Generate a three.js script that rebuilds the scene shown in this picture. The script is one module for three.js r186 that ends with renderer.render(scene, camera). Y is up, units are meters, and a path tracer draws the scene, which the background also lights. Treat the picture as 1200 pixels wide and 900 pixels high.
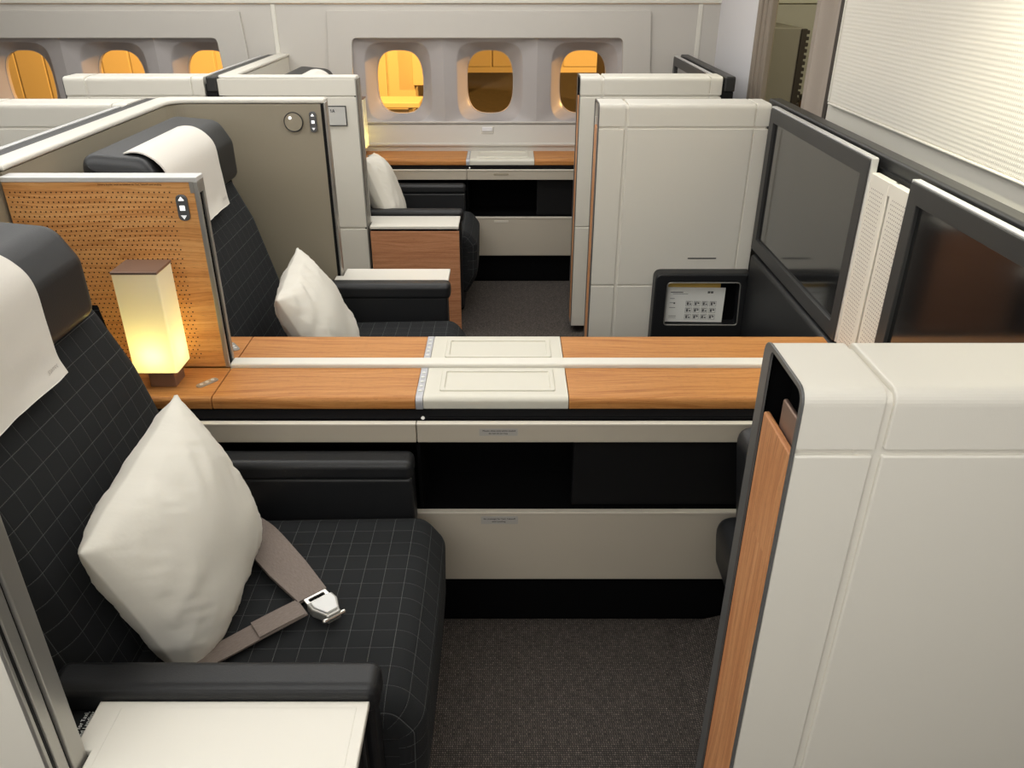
import * as THREE from 'three';
import { RoundedBoxGeometry } from 'three/addons/geometries/RoundedBoxGeometry.js';
import { mergeGeometries } from 'three/addons/utils/BufferGeometryUtils.js';
import { FontLoader } from 'three/addons/loaders/FontLoader.js';
import { RectAreaLightUniformsLib } from 'three/addons/lights/RectAreaLightUniformsLib.js';
import { ImprovedNoise } from 'three/addons/math/ImprovedNoise.js';

// ---------------------------------------------------------------- camera, sky, lights, exposure
RectAreaLightUniformsLib.init();
const scene = new THREE.Scene();
const renderer = new THREE.WebGLRenderer({ antialias: true });
renderer.toneMapping = THREE.LinearToneMapping;
renderer.toneMappingExposure = 1.1;
renderer.shadowMap.enabled = true;
const camera = new THREE.PerspectiveCamera(2 * Math.atan(450 / 935) * 180 / Math.PI, 4 / 3, 0.05, 200);
camera.position.set(0, 1.7, 0);
camera.rotation.set(-27.5 * Math.PI / 180, 0, 0);
camera.setViewOffset(1200, 900, 6, 0, 1200, 900);
camera.updateProjectionMatrix();
scene.add(camera);
scene.background = new THREE.Color(0.012, 0.011, 0.012);        // night sky outside the cabin

const CEIL = 2.25;
// ceiling light panels: glowing diffusers and the area lights in front of them (x, z, width along x, width along z, radiance, colour)
const CEILING_LAMPS = [
  [-1.0, -2.0, 3.6, 0.80, 1.8, [1, 0.99, 0.96]],
  [-1.0, -3.45, 3.6, 0.60, 2.6, [1, 0.992, 0.97]],
  [-1.0, -4.35, 3.6, 0.40, 1.8, [1, 0.992, 0.97]],
  [-1.0, -0.25, 3.6, 0.60, 1.9, [1, 0.99, 0.96]],
];
// unseen fill strip added for frontal light: x, y, z, length, height, tilt, radiance
const FILL_STRIPS = [[-0.9, 1.95, 0.93, 3.4, 0.34, -0.35, 4.2, [1, 0.99, 0.965]]];
const FLOOD = { pos: [32, 10, -22], colour: [1, 0.50, 0.11], intensity: 6500, fill: 3400 };
const LAMP = { colour: [1, 0.84, 0.29], intensity: 0.055 };

// ---------------------------------------------------------------- helpers
let seed = 7;
const rnd = () => { seed = (seed * 1664525 + 1013904223) >>> 0; return seed / 4294967296; };
const PN = new ImprovedNoise();
const noise = (x, y, z = 0) => PN.noise(x, y, z);
const clamp = (v, a, b) => Math.min(b, Math.max(a, v));
const lerp = (a, b, t) => a + (b - a) * t;
const smooth = (a, b, x) => { const t = clamp((x - a) / (b - a), 0, 1); return t * t * (3 - 2 * t); };
const C0 = -1.998;                                               // centre line between the two middle suites
// a builder writes in the coordinates of the suite beside the camera; T carries the result to the suite meant
let T = { dx: 0, zmap: z => z, flip: false };
const NEAR = { dx: 0, zmap: z => z, flip: false };
const FAR = { dx: 0, zmap: z => 2 * C0 - z, flip: true };
const shiftZ = (d, dx = 0) => ({ dx, zmap: z => z + d, flip: false });
const linZ = (a0, b0, a1, b1) => ({ dx: 0, zmap: z => b0 + (z - a0) * (b1 - b0) / (a1 - a0), flip: false });
function withT(t, fn) { const o = T; T = t; const r = fn(); T = o; return r; }

const used = new Map();
function numbered(n) { const k = used.get(n) || 0; used.set(n, k + 1); return k ? `${n}_${String(k).padStart(3, '0')}` : n; }
function thing(name, label, category, pos = [0, 0, 0], group) {
  const o = new THREE.Group(); o.name = numbered(name);
  o.position.set(pos[0] + T.dx, pos[1], T.zmap(pos[2])); scene.add(o);
  o.userData = { label, category }; if (group) o.userData.group = group;
  return o;
}
function structure(name) { const o = new THREE.Group(); o.name = name; o.userData = { kind: 'structure' }; scene.add(o); return o; }
function flipGeo(g) {
  if (g.index) { const a = g.index.array; for (let i = 0; i < a.length; i += 3) { const t = a[i]; a[i] = a[i + 2]; a[i + 2] = t; } } else {
    for (const k in g.attributes) { const at = g.attributes[k], n = at.itemSize, a = at.array;
      for (let i = 0; i < at.count; i += 3) for (let j = 0; j < n; j++) { const t = a[i * n + j]; a[i * n + j] = a[(i + 2) * n + j]; a[(i + 2) * n + j] = t; } } }
}
function rootOf(o) { while (o.parent && o.parent !== scene) o = o.parent; return o; }
function part(name, geo, mat, parent, label) {
  if (Array.isArray(geo)) geo = geo.length > 1 ? mergeGeometries(geo.map(q => q.index ? q.toNonIndexed() : q)) : geo[0];
  const p = geo.attributes.position, r = rootOf(parent).position;
  for (let i = 0; i < p.count; i++) p.setXYZ(i, p.getX(i) + T.dx - r.x, p.getY(i) - r.y, T.zmap(p.getZ(i)) - r.z);
  if (T.flip) { flipGeo(geo); const n = geo.attributes.normal; if (n) for (let i = 0; i < n.count; i++) n.setZ(i, -n.getZ(i)); }
  const m = new THREE.Mesh(geo, mat); m.name = name; m.castShadow = m.receiveShadow = true;
  if (label) m.userData.label = label;
  parent.add(m); return m;
}
function boxUV(g, rot = false) {
  const p = g.attributes.position, n = g.attributes.normal, uv = new Float32Array(p.count * 2);
  for (let i = 0; i < p.count; i++) {
    const ax = Math.abs(n.getX(i)), ay = Math.abs(n.getY(i)), az = Math.abs(n.getZ(i));
    let u, v;
    if (ay >= ax && ay >= az) { u = p.getX(i); v = p.getZ(i); } else if (ax >= az) { u = p.getZ(i); v = p.getY(i); } else { u = p.getX(i); v = p.getY(i); }
    uv[2 * i] = rot ? v : u; uv[2 * i + 1] = rot ? u : v;
  }
  g.setAttribute('uv', new THREE.BufferAttribute(uv, 2)); return g;
}
function box(x0, x1, y0, y1, z0, z1, r = 0.003, seg = 2, rot = false) {
  const w = Math.abs(x1 - x0), h = Math.abs(y1 - y0), d = Math.abs(z1 - z0);
  const g = new RoundedBoxGeometry(w, h, d, seg, Math.min(r, w * .49, h * .49, d * .49));
  g.translate((x0 + x1) / 2, (y0 + y1) / 2, (z0 + z1) / 2);
  return boxUV(g, rot);
}
// polygon with rounded corners: [[x, y, r], ...] -> Vector2[]
function roundPoly(pts, seg = 6) {
  const out = [], n = pts.length;
  for (let i = 0; i < n; i++) {
    const a = pts[(i + n - 1) % n], b = pts[i], c = pts[(i + 1) % n], r = b[2] || 0;
    if (!r) { out.push(new THREE.Vector2(b[0], b[1])); continue; }
    const B = new THREE.Vector2(b[0], b[1]);
    const d1 = new THREE.Vector2(a[0], a[1]).sub(B), d2 = new THREE.Vector2(c[0], c[1]).sub(B);
    const l1 = d1.length(), l2 = d2.length(); d1.normalize(); d2.normalize();
    const th = Math.acos(clamp(d1.dot(d2), -1, 1)), k = Math.min(r / Math.tan(th / 2), l1 * .48, l2 * .48);
    const p1 = B.clone().addScaledVector(d1, k), p2 = B.clone().addScaledVector(d2, k);
    for (let j = 0; j <= seg; j++) { const t = j / seg; out.push(new THREE.Vector2(
      (1 - t) * (1 - t) * p1.x + 2 * t * (1 - t) * B.x + t * t * p2.x, (1 - t) * (1 - t) * p1.y + 2 * t * (1 - t) * B.y + t * t * p2.y)); }
  }
  return out;
}
function densify(pts, step, closed = true) {
  const out = [];
  for (let i = 0; i < pts.length - (closed ? 0 : 1); i++) {
    const a = pts[i], b = pts[(i + 1) % pts.length], n = Math.max(1, Math.ceil(a.distanceTo(b) / step));
    for (let j = 0; j < n; j++) out.push(a.clone().lerp(b, j / n));
  }
  if (!closed) out.push(pts[pts.length - 1].clone());
  return out;
}
// a closed xy profile run along z with softly rounded ends; uv in metres round the profile and along z
function softLoft(profile, z0, z1, r, bump = 0, step = 0.025, uvShift = 0) {
  const P = densify(profile, step), n = P.length;
  let area = 0; for (let i = 0; i < n; i++) { const a = P[i], b = P[(i + 1) % n]; area += a.x * b.y - b.x * a.y; }
  if (area < 0) P.reverse();
  const N = P.map((p, i) => { const a = P[(i + n - 1) % n], b = P[(i + 1) % n]; const t = new THREE.Vector2().subVectors(b, a).normalize(); return new THREE.Vector2(t.y, -t.x); });
  const zs = [], K = 7, L = Math.abs(z1 - z0);
  for (let i = 0; i <= K; i++) { const a = i / K * Math.PI / 2; zs.push([r * (1 - Math.cos(Math.PI / 2 - a)) , 0, a]); }
  const st = [];
  for (let i = 0; i <= K; i++) { const a = i / K * Math.PI / 2; st.push([r * (1 - Math.cos(a) * 1) , r * (1 - Math.sin(a))]); }
  const M = Math.max(2, Math.round((L - 2 * r) / 0.04));
  const list = st.map(([z, o]) => [z, o]);
  for (let i = 1; i < M; i++) list.push([r + (L - 2 * r) * i / M, 0]);
  for (let i = K; i >= 0; i--) list.push([L - st[i][0], st[i][1]]);
  const arc = [0]; for (let i = 1; i <= n; i++) arc.push(arc[i - 1] + P[i - 1].distanceTo(P[i % n]));
  const pos = [], uv = [], idx = [], sgn = Math.sign(z1 - z0), W = n + 1;
  for (const [zz, off] of list) for (let i = 0; i <= n; i++) {
    const p = P[i % n], nn = N[i % n], b = bump ? bump * Math.sin(Math.PI * zz / L) : 0;
    pos.push(p.x + nn.x * (b - off), p.y + nn.y * (b - off), z0 + sgn * zz); uv.push(arc[i] + uvShift, z0 + sgn * zz);
  }
  for (let s = 0; s < list.length - 1; s++) for (let i = 0; i < n; i++) {
    const a = s * W + i, b = a + 1, c = a + W, d = c + 1;
    if (sgn > 0) idx.push(a, b, c, b, d, c); else idx.push(a, c, b, b, c, d);
  }
  for (const e of [0, list.length - 1]) {                                         // end caps
    const base = pos.length / 3; let cx = 0, cy = 0;
    for (let i = 0; i < n; i++) { const k = (e * W + i) * 3; cx += pos[k] / n; cy += pos[k + 1] / n; }
    const z = pos[(e * W) * 3 + 2];
    for (let i = 0; i < n; i++) { const k = (e * W + i) * 3; pos.push(pos[k], pos[k + 1], z); uv.push(pos[k], pos[k + 1]); }
    pos.push(cx, cy, z); uv.push(cx, cy);
    const front = (e === 0) !== (sgn > 0);
    for (let i = 0; i < n; i++) { const a = base + i, b = base + (i + 1) % n, c = base + n; front ? idx.push(a, b, c) : idx.push(b, a, c); }
  }
  const g = new THREE.BufferGeometry();
  g.setAttribute('position', new THREE.Float32BufferAttribute(pos, 3)); g.setAttribute('uv', new THREE.Float32BufferAttribute(uv, 2));
  g.setIndex(idx); g.computeVertexNormals(); return g;
}
// a strip along a 3D path: pts, across vectors (half width included), thickness
function ribbon(pts, across, thick) {
  const n = pts.length, pos = [], uv = [], idx = []; let s = 0;
  for (let i = 0; i < n; i++) {
    const t = pts[Math.min(n - 1, i + 1)].clone().sub(pts[Math.max(0, i - 1)]).normalize();
    const nn = new THREE.Vector3().crossVectors(across[i], t).normalize(); if (nn.y < 0) nn.negate();
    if (i) s += pts[i].distanceTo(pts[i - 1]);
    const A = pts[i].clone().add(across[i]), B = pts[i].clone().sub(across[i]), o = nn.multiplyScalar(thick / 2);
    for (const q of [A.clone().add(o), B.clone().add(o), B.clone().sub(o), A.clone().sub(o)]) { pos.push(q.x, q.y, q.z); }
    const w = across[i].length(); uv.push(s, w, s, -w, s, -w, s, w);
  }
  const t0 = pts[1].clone().sub(pts[0]), n0 = new THREE.Vector3().crossVectors(across[0], t0), f = n0.y < 0;
  for (let i = 0; i < n - 1; i++) for (let k = 0; k < 4; k++) { const a = i * 4 + k, b = i * 4 + (k + 1) % 4, c = a + 4, d = b + 4; f ? idx.push(a, c, b, b, c, d) : idx.push(a, b, c, b, d, c); }
  idx.push(0, 1, 2, 0, 2, 3); const e = (n - 1) * 4; idx.push(e, e + 2, e + 1, e, e + 3, e + 2);
  const g = new THREE.BufferGeometry(); g.setAttribute('position', new THREE.Float32BufferAttribute(pos, 3)); g.setAttribute('uv', new THREE.Float32BufferAttribute(uv, 2)); g.setIndex(idx);
  const q = g.toNonIndexed(); q.computeVertexNormals(); return q;
}
// an open xy path swept along z as a thin cloth
function clothSheet(path, z0, z1, thick, amp, seedZ) {
  const P = densify(path, 0.008, false), n = P.length, m = 40, pos = [], uv = [], idx = [];
  const arc = [0]; for (let i = 1; i < n; i++) arc.push(arc[i - 1] + P[i].distanceTo(P[i - 1]));
  const L = arc[n - 1];
  for (const side of [1, -1]) for (let j = 0; j <= m; j++) for (let i = 0; i < n; i++) {
    const a = P[Math.max(0, i - 1)], b = P[Math.min(n - 1, i + 1)], t = new THREE.Vector2().subVectors(b, a).normalize();
    const nn = new THREE.Vector2(t.y, -t.x).multiplyScalar(-1);
    const tt = j / m, z = lerp(z0, z1, tt) + 0.006 * noise(arc[i] * 9, seedZ, 2);
    const free = smooth(0.55, 1, arc[i] / L);
    const d = side * thick / 2 + amp * free * (0.5 + noise(z * 9 + seedZ, arc[i] * 7, seedZ) + .5 * noise(z * 23, arc[i] * 16, seedZ + 4));
    pos.push(P[i].x + nn.x * d, P[i].y + nn.y * d + 0.004 * free * noise(z * 14, 3, seedZ), z); uv.push(arc[i], z);
  }
  const W = n, S = (m + 1) * n;
  for (let j = 0; j < m; j++) for (let i = 0; i < n - 1; i++) { const a = j * W + i, b = a + 1, c = a + W, d = c + 1; idx.push(a, b, c, b, d, c); idx.push(a + S, c + S, b + S, b + S, c + S, d + S); }
  const edge = (a, b) => idx.push(a, a + S, b, b, a + S, b + S);
  for (let j = 0; j < m; j++) { edge(j * W, (j + 1) * W); edge((j + 1) * W + n - 1, j * W + n - 1); }
  for (let i = 0; i < n - 1; i++) { edge(i + 1, i); edge(m * W + i, m * W + i + 1); }
  const g = new THREE.BufferGeometry(); g.setAttribute('position', new THREE.Float32BufferAttribute(pos, 3)); g.setAttribute('uv', new THREE.Float32BufferAttribute(uv, 2)); g.setIndex(idx); g.computeVertexNormals(); return g;
}
function extrude(shape, depth, bevel = 0.002, seg = 2, curve = 8) {
  return new THREE.ExtrudeGeometry(shape, { depth, bevelEnabled: bevel > 0, bevelThickness: bevel, bevelSize: bevel, bevelOffset: -bevel, bevelSegments: seg, curveSegments: curve });
}
const shapeOf = pts => new THREE.Shape(pts);
const rectPath = (x0, x1, y0, y1, r, H = THREE.Shape) => new H(roundPoly([[x0, y0, r], [x1, y0, r], [x1, y1, r], [x0, y1, r]]));
// a shape in (z, y) run along x from x0 to x1
function alongX(pts, x0, x1, bevel = 0.0015) {
  const g = extrude(new THREE.Shape(pts.map(p => new THREE.Vector2(-p.x, p.y))), Math.abs(x1 - x0) - 2 * bevel, bevel, 2);
  g.rotateY(Math.PI / 2); g.translate(Math.min(x0, x1) + bevel, 0, 0);
  return boxUV(g);
}
// a plan shape in (x, z) raised from y0 to y1
function raised(pts, y0, y1, bevel = 0.002, seg = 2) {
  const g = extrude(new THREE.Shape(pts.map(p => new THREE.Vector2(p.x, -p.y))), y1 - y0 - 2 * bevel, bevel, seg);
  g.rotateX(-Math.PI / 2); g.translate(0, y0 + bevel, 0); return boxUV(g);
}
const font = await new FontLoader().loadAsync('fonts/droid/droid_sans_bold.typeface.json');
function textGeo(str, size, align = 'left') {
  const g = new THREE.ShapeGeometry(font.generateShapes(str, size), 3); g.computeBoundingBox();
  const w = g.boundingBox.max.x; if (align === 'center') g.translate(-w / 2, 0, 0); return g;
}
const M4 = (g, ...ms) => { for (const m of ms) g.applyMatrix4(m); return g; };
const RX = a => new THREE.Matrix4().makeRotationX(a), RY = a => new THREE.Matrix4().makeRotationY(a), RZ = a => new THREE.Matrix4().makeRotationZ(a), TR = (x, y, z) => new THREE.Matrix4().makeTranslation(x, y, z);

// ---------------------------------------------------------------- textures and materials
function tex(w, h, fn, srgb = true, rep = 1) {
  const d = new Uint8Array(w * h * 4);
  for (let y = 0; y < h; y++) for (let x = 0; x < w; x++) { const c = fn(x / w, y / h, x, y), k = (y * w + x) * 4; d[k] = clamp(c[0], 0, 255); d[k + 1] = clamp(c[1], 0, 255); d[k + 2] = clamp(c[2], 0, 255); d[k + 3] = 255; }
  const t = new THREE.DataTexture(d, w, h); t.wrapS = t.wrapT = THREE.RepeatWrapping; t.magFilter = THREE.LinearFilter; t.minFilter = THREE.LinearMipmapLinearFilter; t.generateMipmaps = true;
  if (srgb) t.colorSpace = THREE.SRGBColorSpace; t.repeat.set(rep, rep); t.needsUpdate = true; return t;
}
function woodTex(base, dark, light, s) {                          // 1 tile = 1 m along the grain, 0.5 m across
  const t = tex(1024, 1024, (u, v) => {
    const w = noise(u * 3 + s, v * 4, s) * 0.05;
    const g1 = noise(u * 5 + s, (v + w) * 110, 1.3 + s), g2 = noise(u * 14, (v + w) * 260, 5 + s), g3 = noise(u * 2, (v + w) * 22, 9 + s);
    const cath = Math.sin(((v + w * 1.6) * 40 + noise(u * 1.3, v * 3, s + 2) * 6) * Math.PI) * 0.5;
    const k = clamp(0.5 + 0.42 * g1 + 0.28 * g2 + 0.35 * g3 + 0.13 * cath, 0, 1);
    const pore = noise(u * 40, v * 700, 3 + s) > 0.42 ? 0.86 : 1;
    return [0, 1, 2].map(i => pore * (k < .5 ? lerp(dark[i], base[i], k * 2) : lerp(base[i], light[i], k * 2 - 1)));
  });
  t.repeat.set(1, 2); return t;
}
const S = (r, g, b) => new THREE.Color().setRGB(r / 255, g / 255, b / 255, THREE.SRGBColorSpace);
const std = (o) => new THREE.MeshStandardMaterial(o);
const speck = tex(512, 512, (u, v) => { const k = 128 + 60 * noise(u * 90, v * 90, 1) + 60 * noise(u * 200, v * 200, 4); return [k, k, k]; }, false, 6);
const leatherBump = tex(512, 512, (u, v) => { const k = 128 + 70 * noise(u * 60, v * 60, 1) + 50 * noise(u * 140, v * 140, 4); return [k, k, k]; }, false, 5);
const fabricMap = tex(1024, 1024, (u, v, x, y) => {               // 0.192 m tile: 4 x 4 cells
  const cx = (u * 4) % 1, cy = (v * 4) % 1, dx = Math.min(cx, 1 - cx), dy = Math.min(cy, 1 - cy);
  const stitchX = dx < 0.011, stitchY = dy < 0.009;
  const w = ((x + (y % 4 < 2 ? 2 : 0)) % 4 < 2 ? 3 : 0) + 7 * rnd() - 3;
  if (stitchX && (y % 24) > 2) return [96 + w, 99 + w, 98 + w];
  if (stitchY && (x % 24) > 2) return [76 + w, 79 + w, 79 + w];
  return [21 + w, 23 + w, 25 + w];
}, true, 1 / 0.192);
const fabricBump = tex(1024, 1024, (u, v, x, y) => {
  const cx = (u * 4) % 1, cy = (v * 4) % 1, dx = Math.min(cx, 1 - cx), dy = Math.min(cy, 1 - cy);
  const k = 205 * Math.min(1, Math.min(dx, dy) / 0.05) + ((x + y) % 4 < 2 ? 20 : 0); return [k, k, k];
}, false, 1 / 0.192);
const carpetMap = tex(512, 512, (u, v, x, y) => {                 // 0.16 m tile: woven rows
  const row = Math.floor(y / 16), px = (x + (row % 2) * 4) % 16, py = y % 16;
  const loop = (px > 3 && py > 4) ? 1 : 0, k = loop * (0.75 + 0.5 * noise(Math.floor(x / 16) * 3.7, row * 2.3, 1)) + 0.1 * rnd();
  return [32 + 86 * k, 30 + 78 * k, 28 + 73 * k];
}, true, 1 / 0.19);
const carpetBump = tex(512, 512, (u, v, x, y) => { const row = Math.floor(y / 16), px = (x + (row % 2) * 4) % 16, py = y % 16; const k = 230 * Math.sin(Math.PI * px / 16) * Math.sin(Math.PI * py / 16) + 20 * rnd(); return [k, k, k]; }, false, 1 / 0.19);
const weave = tex(256, 256, (u, v, x, y) => { const k = 128 + ((x >> 1) + (y >> 1)) % 2 * 50 + 50 * noise(u * 12, v * 12, 2); return [k, k, k]; }, false, 14);
const beltMap = tex(256, 256, (u, v, x, y) => { const k = ((x + y * 2) % 8 < 4 ? 6 : -4) + 10 * noise(u * 9, v * 30, 3); return [121 + k, 109 + k, 101 + k]; }, true, 12);
const dashBump = tex(512, 512, (u, v, x, y) => {                  // 0.16 m tile: rows of little pressed dashes
  const row = Math.floor(y / 32), px = (x + (row % 2) * 10) % 20, py = y % 32;
  const rib = Math.max(0, Math.sin(Math.PI * (py - 4) / 24));
  const k = py < 4 || py > 28 ? 40 : 40 + 150 * rib * (px < 7 ? 0.0 : 1); return [k, k, k];
}, false, 1 / 0.2);
const groundMap = tex(512, 512, (u, v) => { const k = noise(u * 40, v * 40, 3) + .6 * noise(u * 160, v * 160, 8); const w = noise(u * 230, v * 230, 1) > .55 ? 120 : 0; return [44 + 22 * k + w, 40 + 20 * k + w, 38 + 18 * k + w * .9]; }, true, 0.12);

const M = {
  cream: std({ color: S(222, 218, 207), roughness: 0.42, bumpMap: speck, bumpScale: 0.00012 }),
  creamLite: std({ color: S(226, 222, 211), roughness: 0.38 }),
  wall: std({ color: S(203, 198, 190), roughness: 0.4, bumpMap: speck, bumpScale: 0.0001 }),
  wallWhite: std({ color: S(226, 224, 226), roughness: 0.5 }),
  recess: std({ color: S(176, 170, 168), roughness: 0.3 }),
  taupe: std({ color: S(156, 147, 128), roughness: 0.55, bumpMap: speck, bumpScale: 0.00015 }),
  beige: std({ color: S(186, 177, 161), roughness: 0.45 }),
  beigeEdge: std({ color: S(205, 198, 184), roughness: 0.4 }),
  black: new THREE.MeshPhysicalMaterial({ color: S(13, 13, 14), roughness: 0.6, specularIntensity: 0.5 }),
  niche: new THREE.MeshPhysicalMaterial({ color: S(8, 8, 9), roughness: 0.95, specularIntensity: 0.2 }),
  charcoal: std({ color: S(42, 42, 42), roughness: 0.4 }),
  leather: std({ color: S(27, 28, 30), roughness: 0.45, bumpMap: leatherBump, bumpScale: 0.0004 }),
  fabric: std({ map: fabricMap, roughness: 0.95, bumpMap: fabricBump, bumpScale: 0.0012 }),
  woodTop: new THREE.MeshPhysicalMaterial({ specularIntensity: 0.55, map: woodTex([190, 130, 72], [164, 102, 51], [206, 149, 90], 1), roughness: 0.45 }),
  woodDivider: new THREE.MeshPhysicalMaterial({ specularIntensity: 0.55, map: woodTex([212, 153, 92], [186, 124, 68], [226, 174, 114], 4), roughness: 0.42 }),
  woodDoor: new THREE.MeshPhysicalMaterial({ specularIntensity: 0.55, map: woodTex([206, 145, 98], [178, 115, 74], [220, 165, 118], 8), roughness: 0.42 }),
  woodPanel: new THREE.MeshPhysicalMaterial({ specularIntensity: 0.55, map: woodTex([194, 136, 98], [172, 114, 78], [208, 152, 114], 12), roughness: 0.42 }),
  metal: std({ color: S(176, 174, 168), roughness: 0.38, metalness: 0.75 }),
  strip: std({ color: S(186, 186, 190), roughness: 0.35, metalness: 0.3 }),
  alu: std({ color: S(214, 214, 212), roughness: 0.35, metalness: 0.35 }),
  greyFrame: std({ color: S(108, 108, 107), roughness: 0.45, metalness: 0.4 }),
  bronze: std({ color: S(150, 126, 112), roughness: 0.4, metalness: 0.6 }),
  chrome: std({ color: S(214, 212, 205), roughness: 0.22, metalness: 0.9 }),
  linen: std({ color: S(226, 221, 212), roughness: 0.95, bumpMap: weave, bumpScale: 0.0005 }),
  linenMark: std({ color: S(196, 190, 182), roughness: 0.9 }),
  pillow: std({ color: S(226, 222, 211), roughness: 0.95, bumpMap: weave, bumpScale: 0.0004 }),
  belt: std({ map: beltMap, roughness: 0.7 }),
  carpet: std({ map: carpetMap, roughness: 1, bumpMap: carpetBump, bumpScale: 0.002 }),
  tray: std({ color: S(214, 210, 196), roughness: 0.28 }),
  screen: new THREE.MeshPhysicalMaterial({ color: S(22, 23, 24), roughness: 0.12, ior: 1.6, clearcoat: 1, clearcoatRoughness: 0.08 }),
  bezel: std({ color: S(52, 52, 52), roughness: 0.42 }),
  shade: std({ color: S(250, 246, 226), roughness: 1 }),
  glow: std({ color: S(255, 255, 255), emissive: S(255, 255, 250), emissiveIntensity: 0.8 }),
  button: std({ color: S(104, 106, 108), roughness: 0.35, metalness: 0.5 }),
  hole: std({ color: S(58, 34, 18), roughness: 0.9 }),
  holeGrey: std({ color: S(150, 140, 134), roughness: 0.9 }),
  silverDark: std({ color: S(120, 120, 118), roughness: 0.45, metalness: 0.5 }),
  ink: std({ color: S(26, 26, 40), roughness: 0.8 }),
  inkBrown: std({ color: S(86, 48, 22), roughness: 0.8 }),
  inkWhite: std({ color: S(220, 220, 215), roughness: 0.8 }),
  sticker: std({ color: S(172, 168, 162), roughness: 0.4 }),
  dash: std({ color: S(236, 231, 219), roughness: 0.62, bumpMap: dashBump, bumpScale: 0.0012 }),
  curtain: std({ color: S(172, 160, 148), roughness: 0.95, bumpMap: weave, bumpScale: 0.0006 }),
  jamb: std({ color: S(140, 128, 114), roughness: 0.5 }),
  darkEdge: std({ color: S(56, 48, 42), roughness: 0.6 }),
  cabinet: std({ color: S(142, 135, 124), roughness: 0.6 }),
  galley: std({ color: S(158, 146, 76), roughness: 0.7 }),  // olive cast of the galley lighting put into the wall colour
  ceiling: std({ color: S(232, 230, 224), roughness: 0.8 }),
  pane: new THREE.MeshPhysicalMaterial({ color: S(255, 255, 255), roughness: 0.02, transmission: 1, thickness: 0, ior: 1.2 }),
  paper: std({ color: S(232, 232, 226), roughness: 0.7 }),
  paperYellow: std({ color: S(214, 178, 90), roughness: 0.7 }),
  paperInk: std({ color: S(96, 96, 96), roughness: 0.8 }),
  siding: std({ color: S(206, 196, 170), roughness: 0.85 }),
  tarmac: std({ map: groundMap, roughness: 0.95 }),
  darkSteel: std({ color: S(50, 44, 38), roughness: 0.7 }),
};
M.shade = new THREE.MeshPhysicalMaterial({ color: S(250, 246, 228), roughness: 1, transmission: 0.32, thickness: 0, ior: 1.3 });

// ---------------------------------------------------------------- the cabin shell
{
  const f = structure('floor');
  part('carpet', box(-4.6, 3.2, -0.04, 0, -5.3, 1.05, 0.001, 1), M.carpet, f);
  const c = structure('ceiling');
  part('ceiling_panel', box(-4.6, 3.2, CEIL, CEIL + 0.06, -5.3, 1.05, 0.001, 1), M.ceiling, c);
  const wr = structure('wall_right'); part('side_panel', box(-4.6, 3.2, -0.04, CEIL + .06, 1.0, 1.06, 0.001, 1), M.wall, wr);
  const wb = structure('wall_rear'); part('rear_panel', box(-4.6, -4.54, -0.04, CEIL + .06, -5.3, 1.05, 0.001, 1), M.wall, wb);
}
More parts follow.
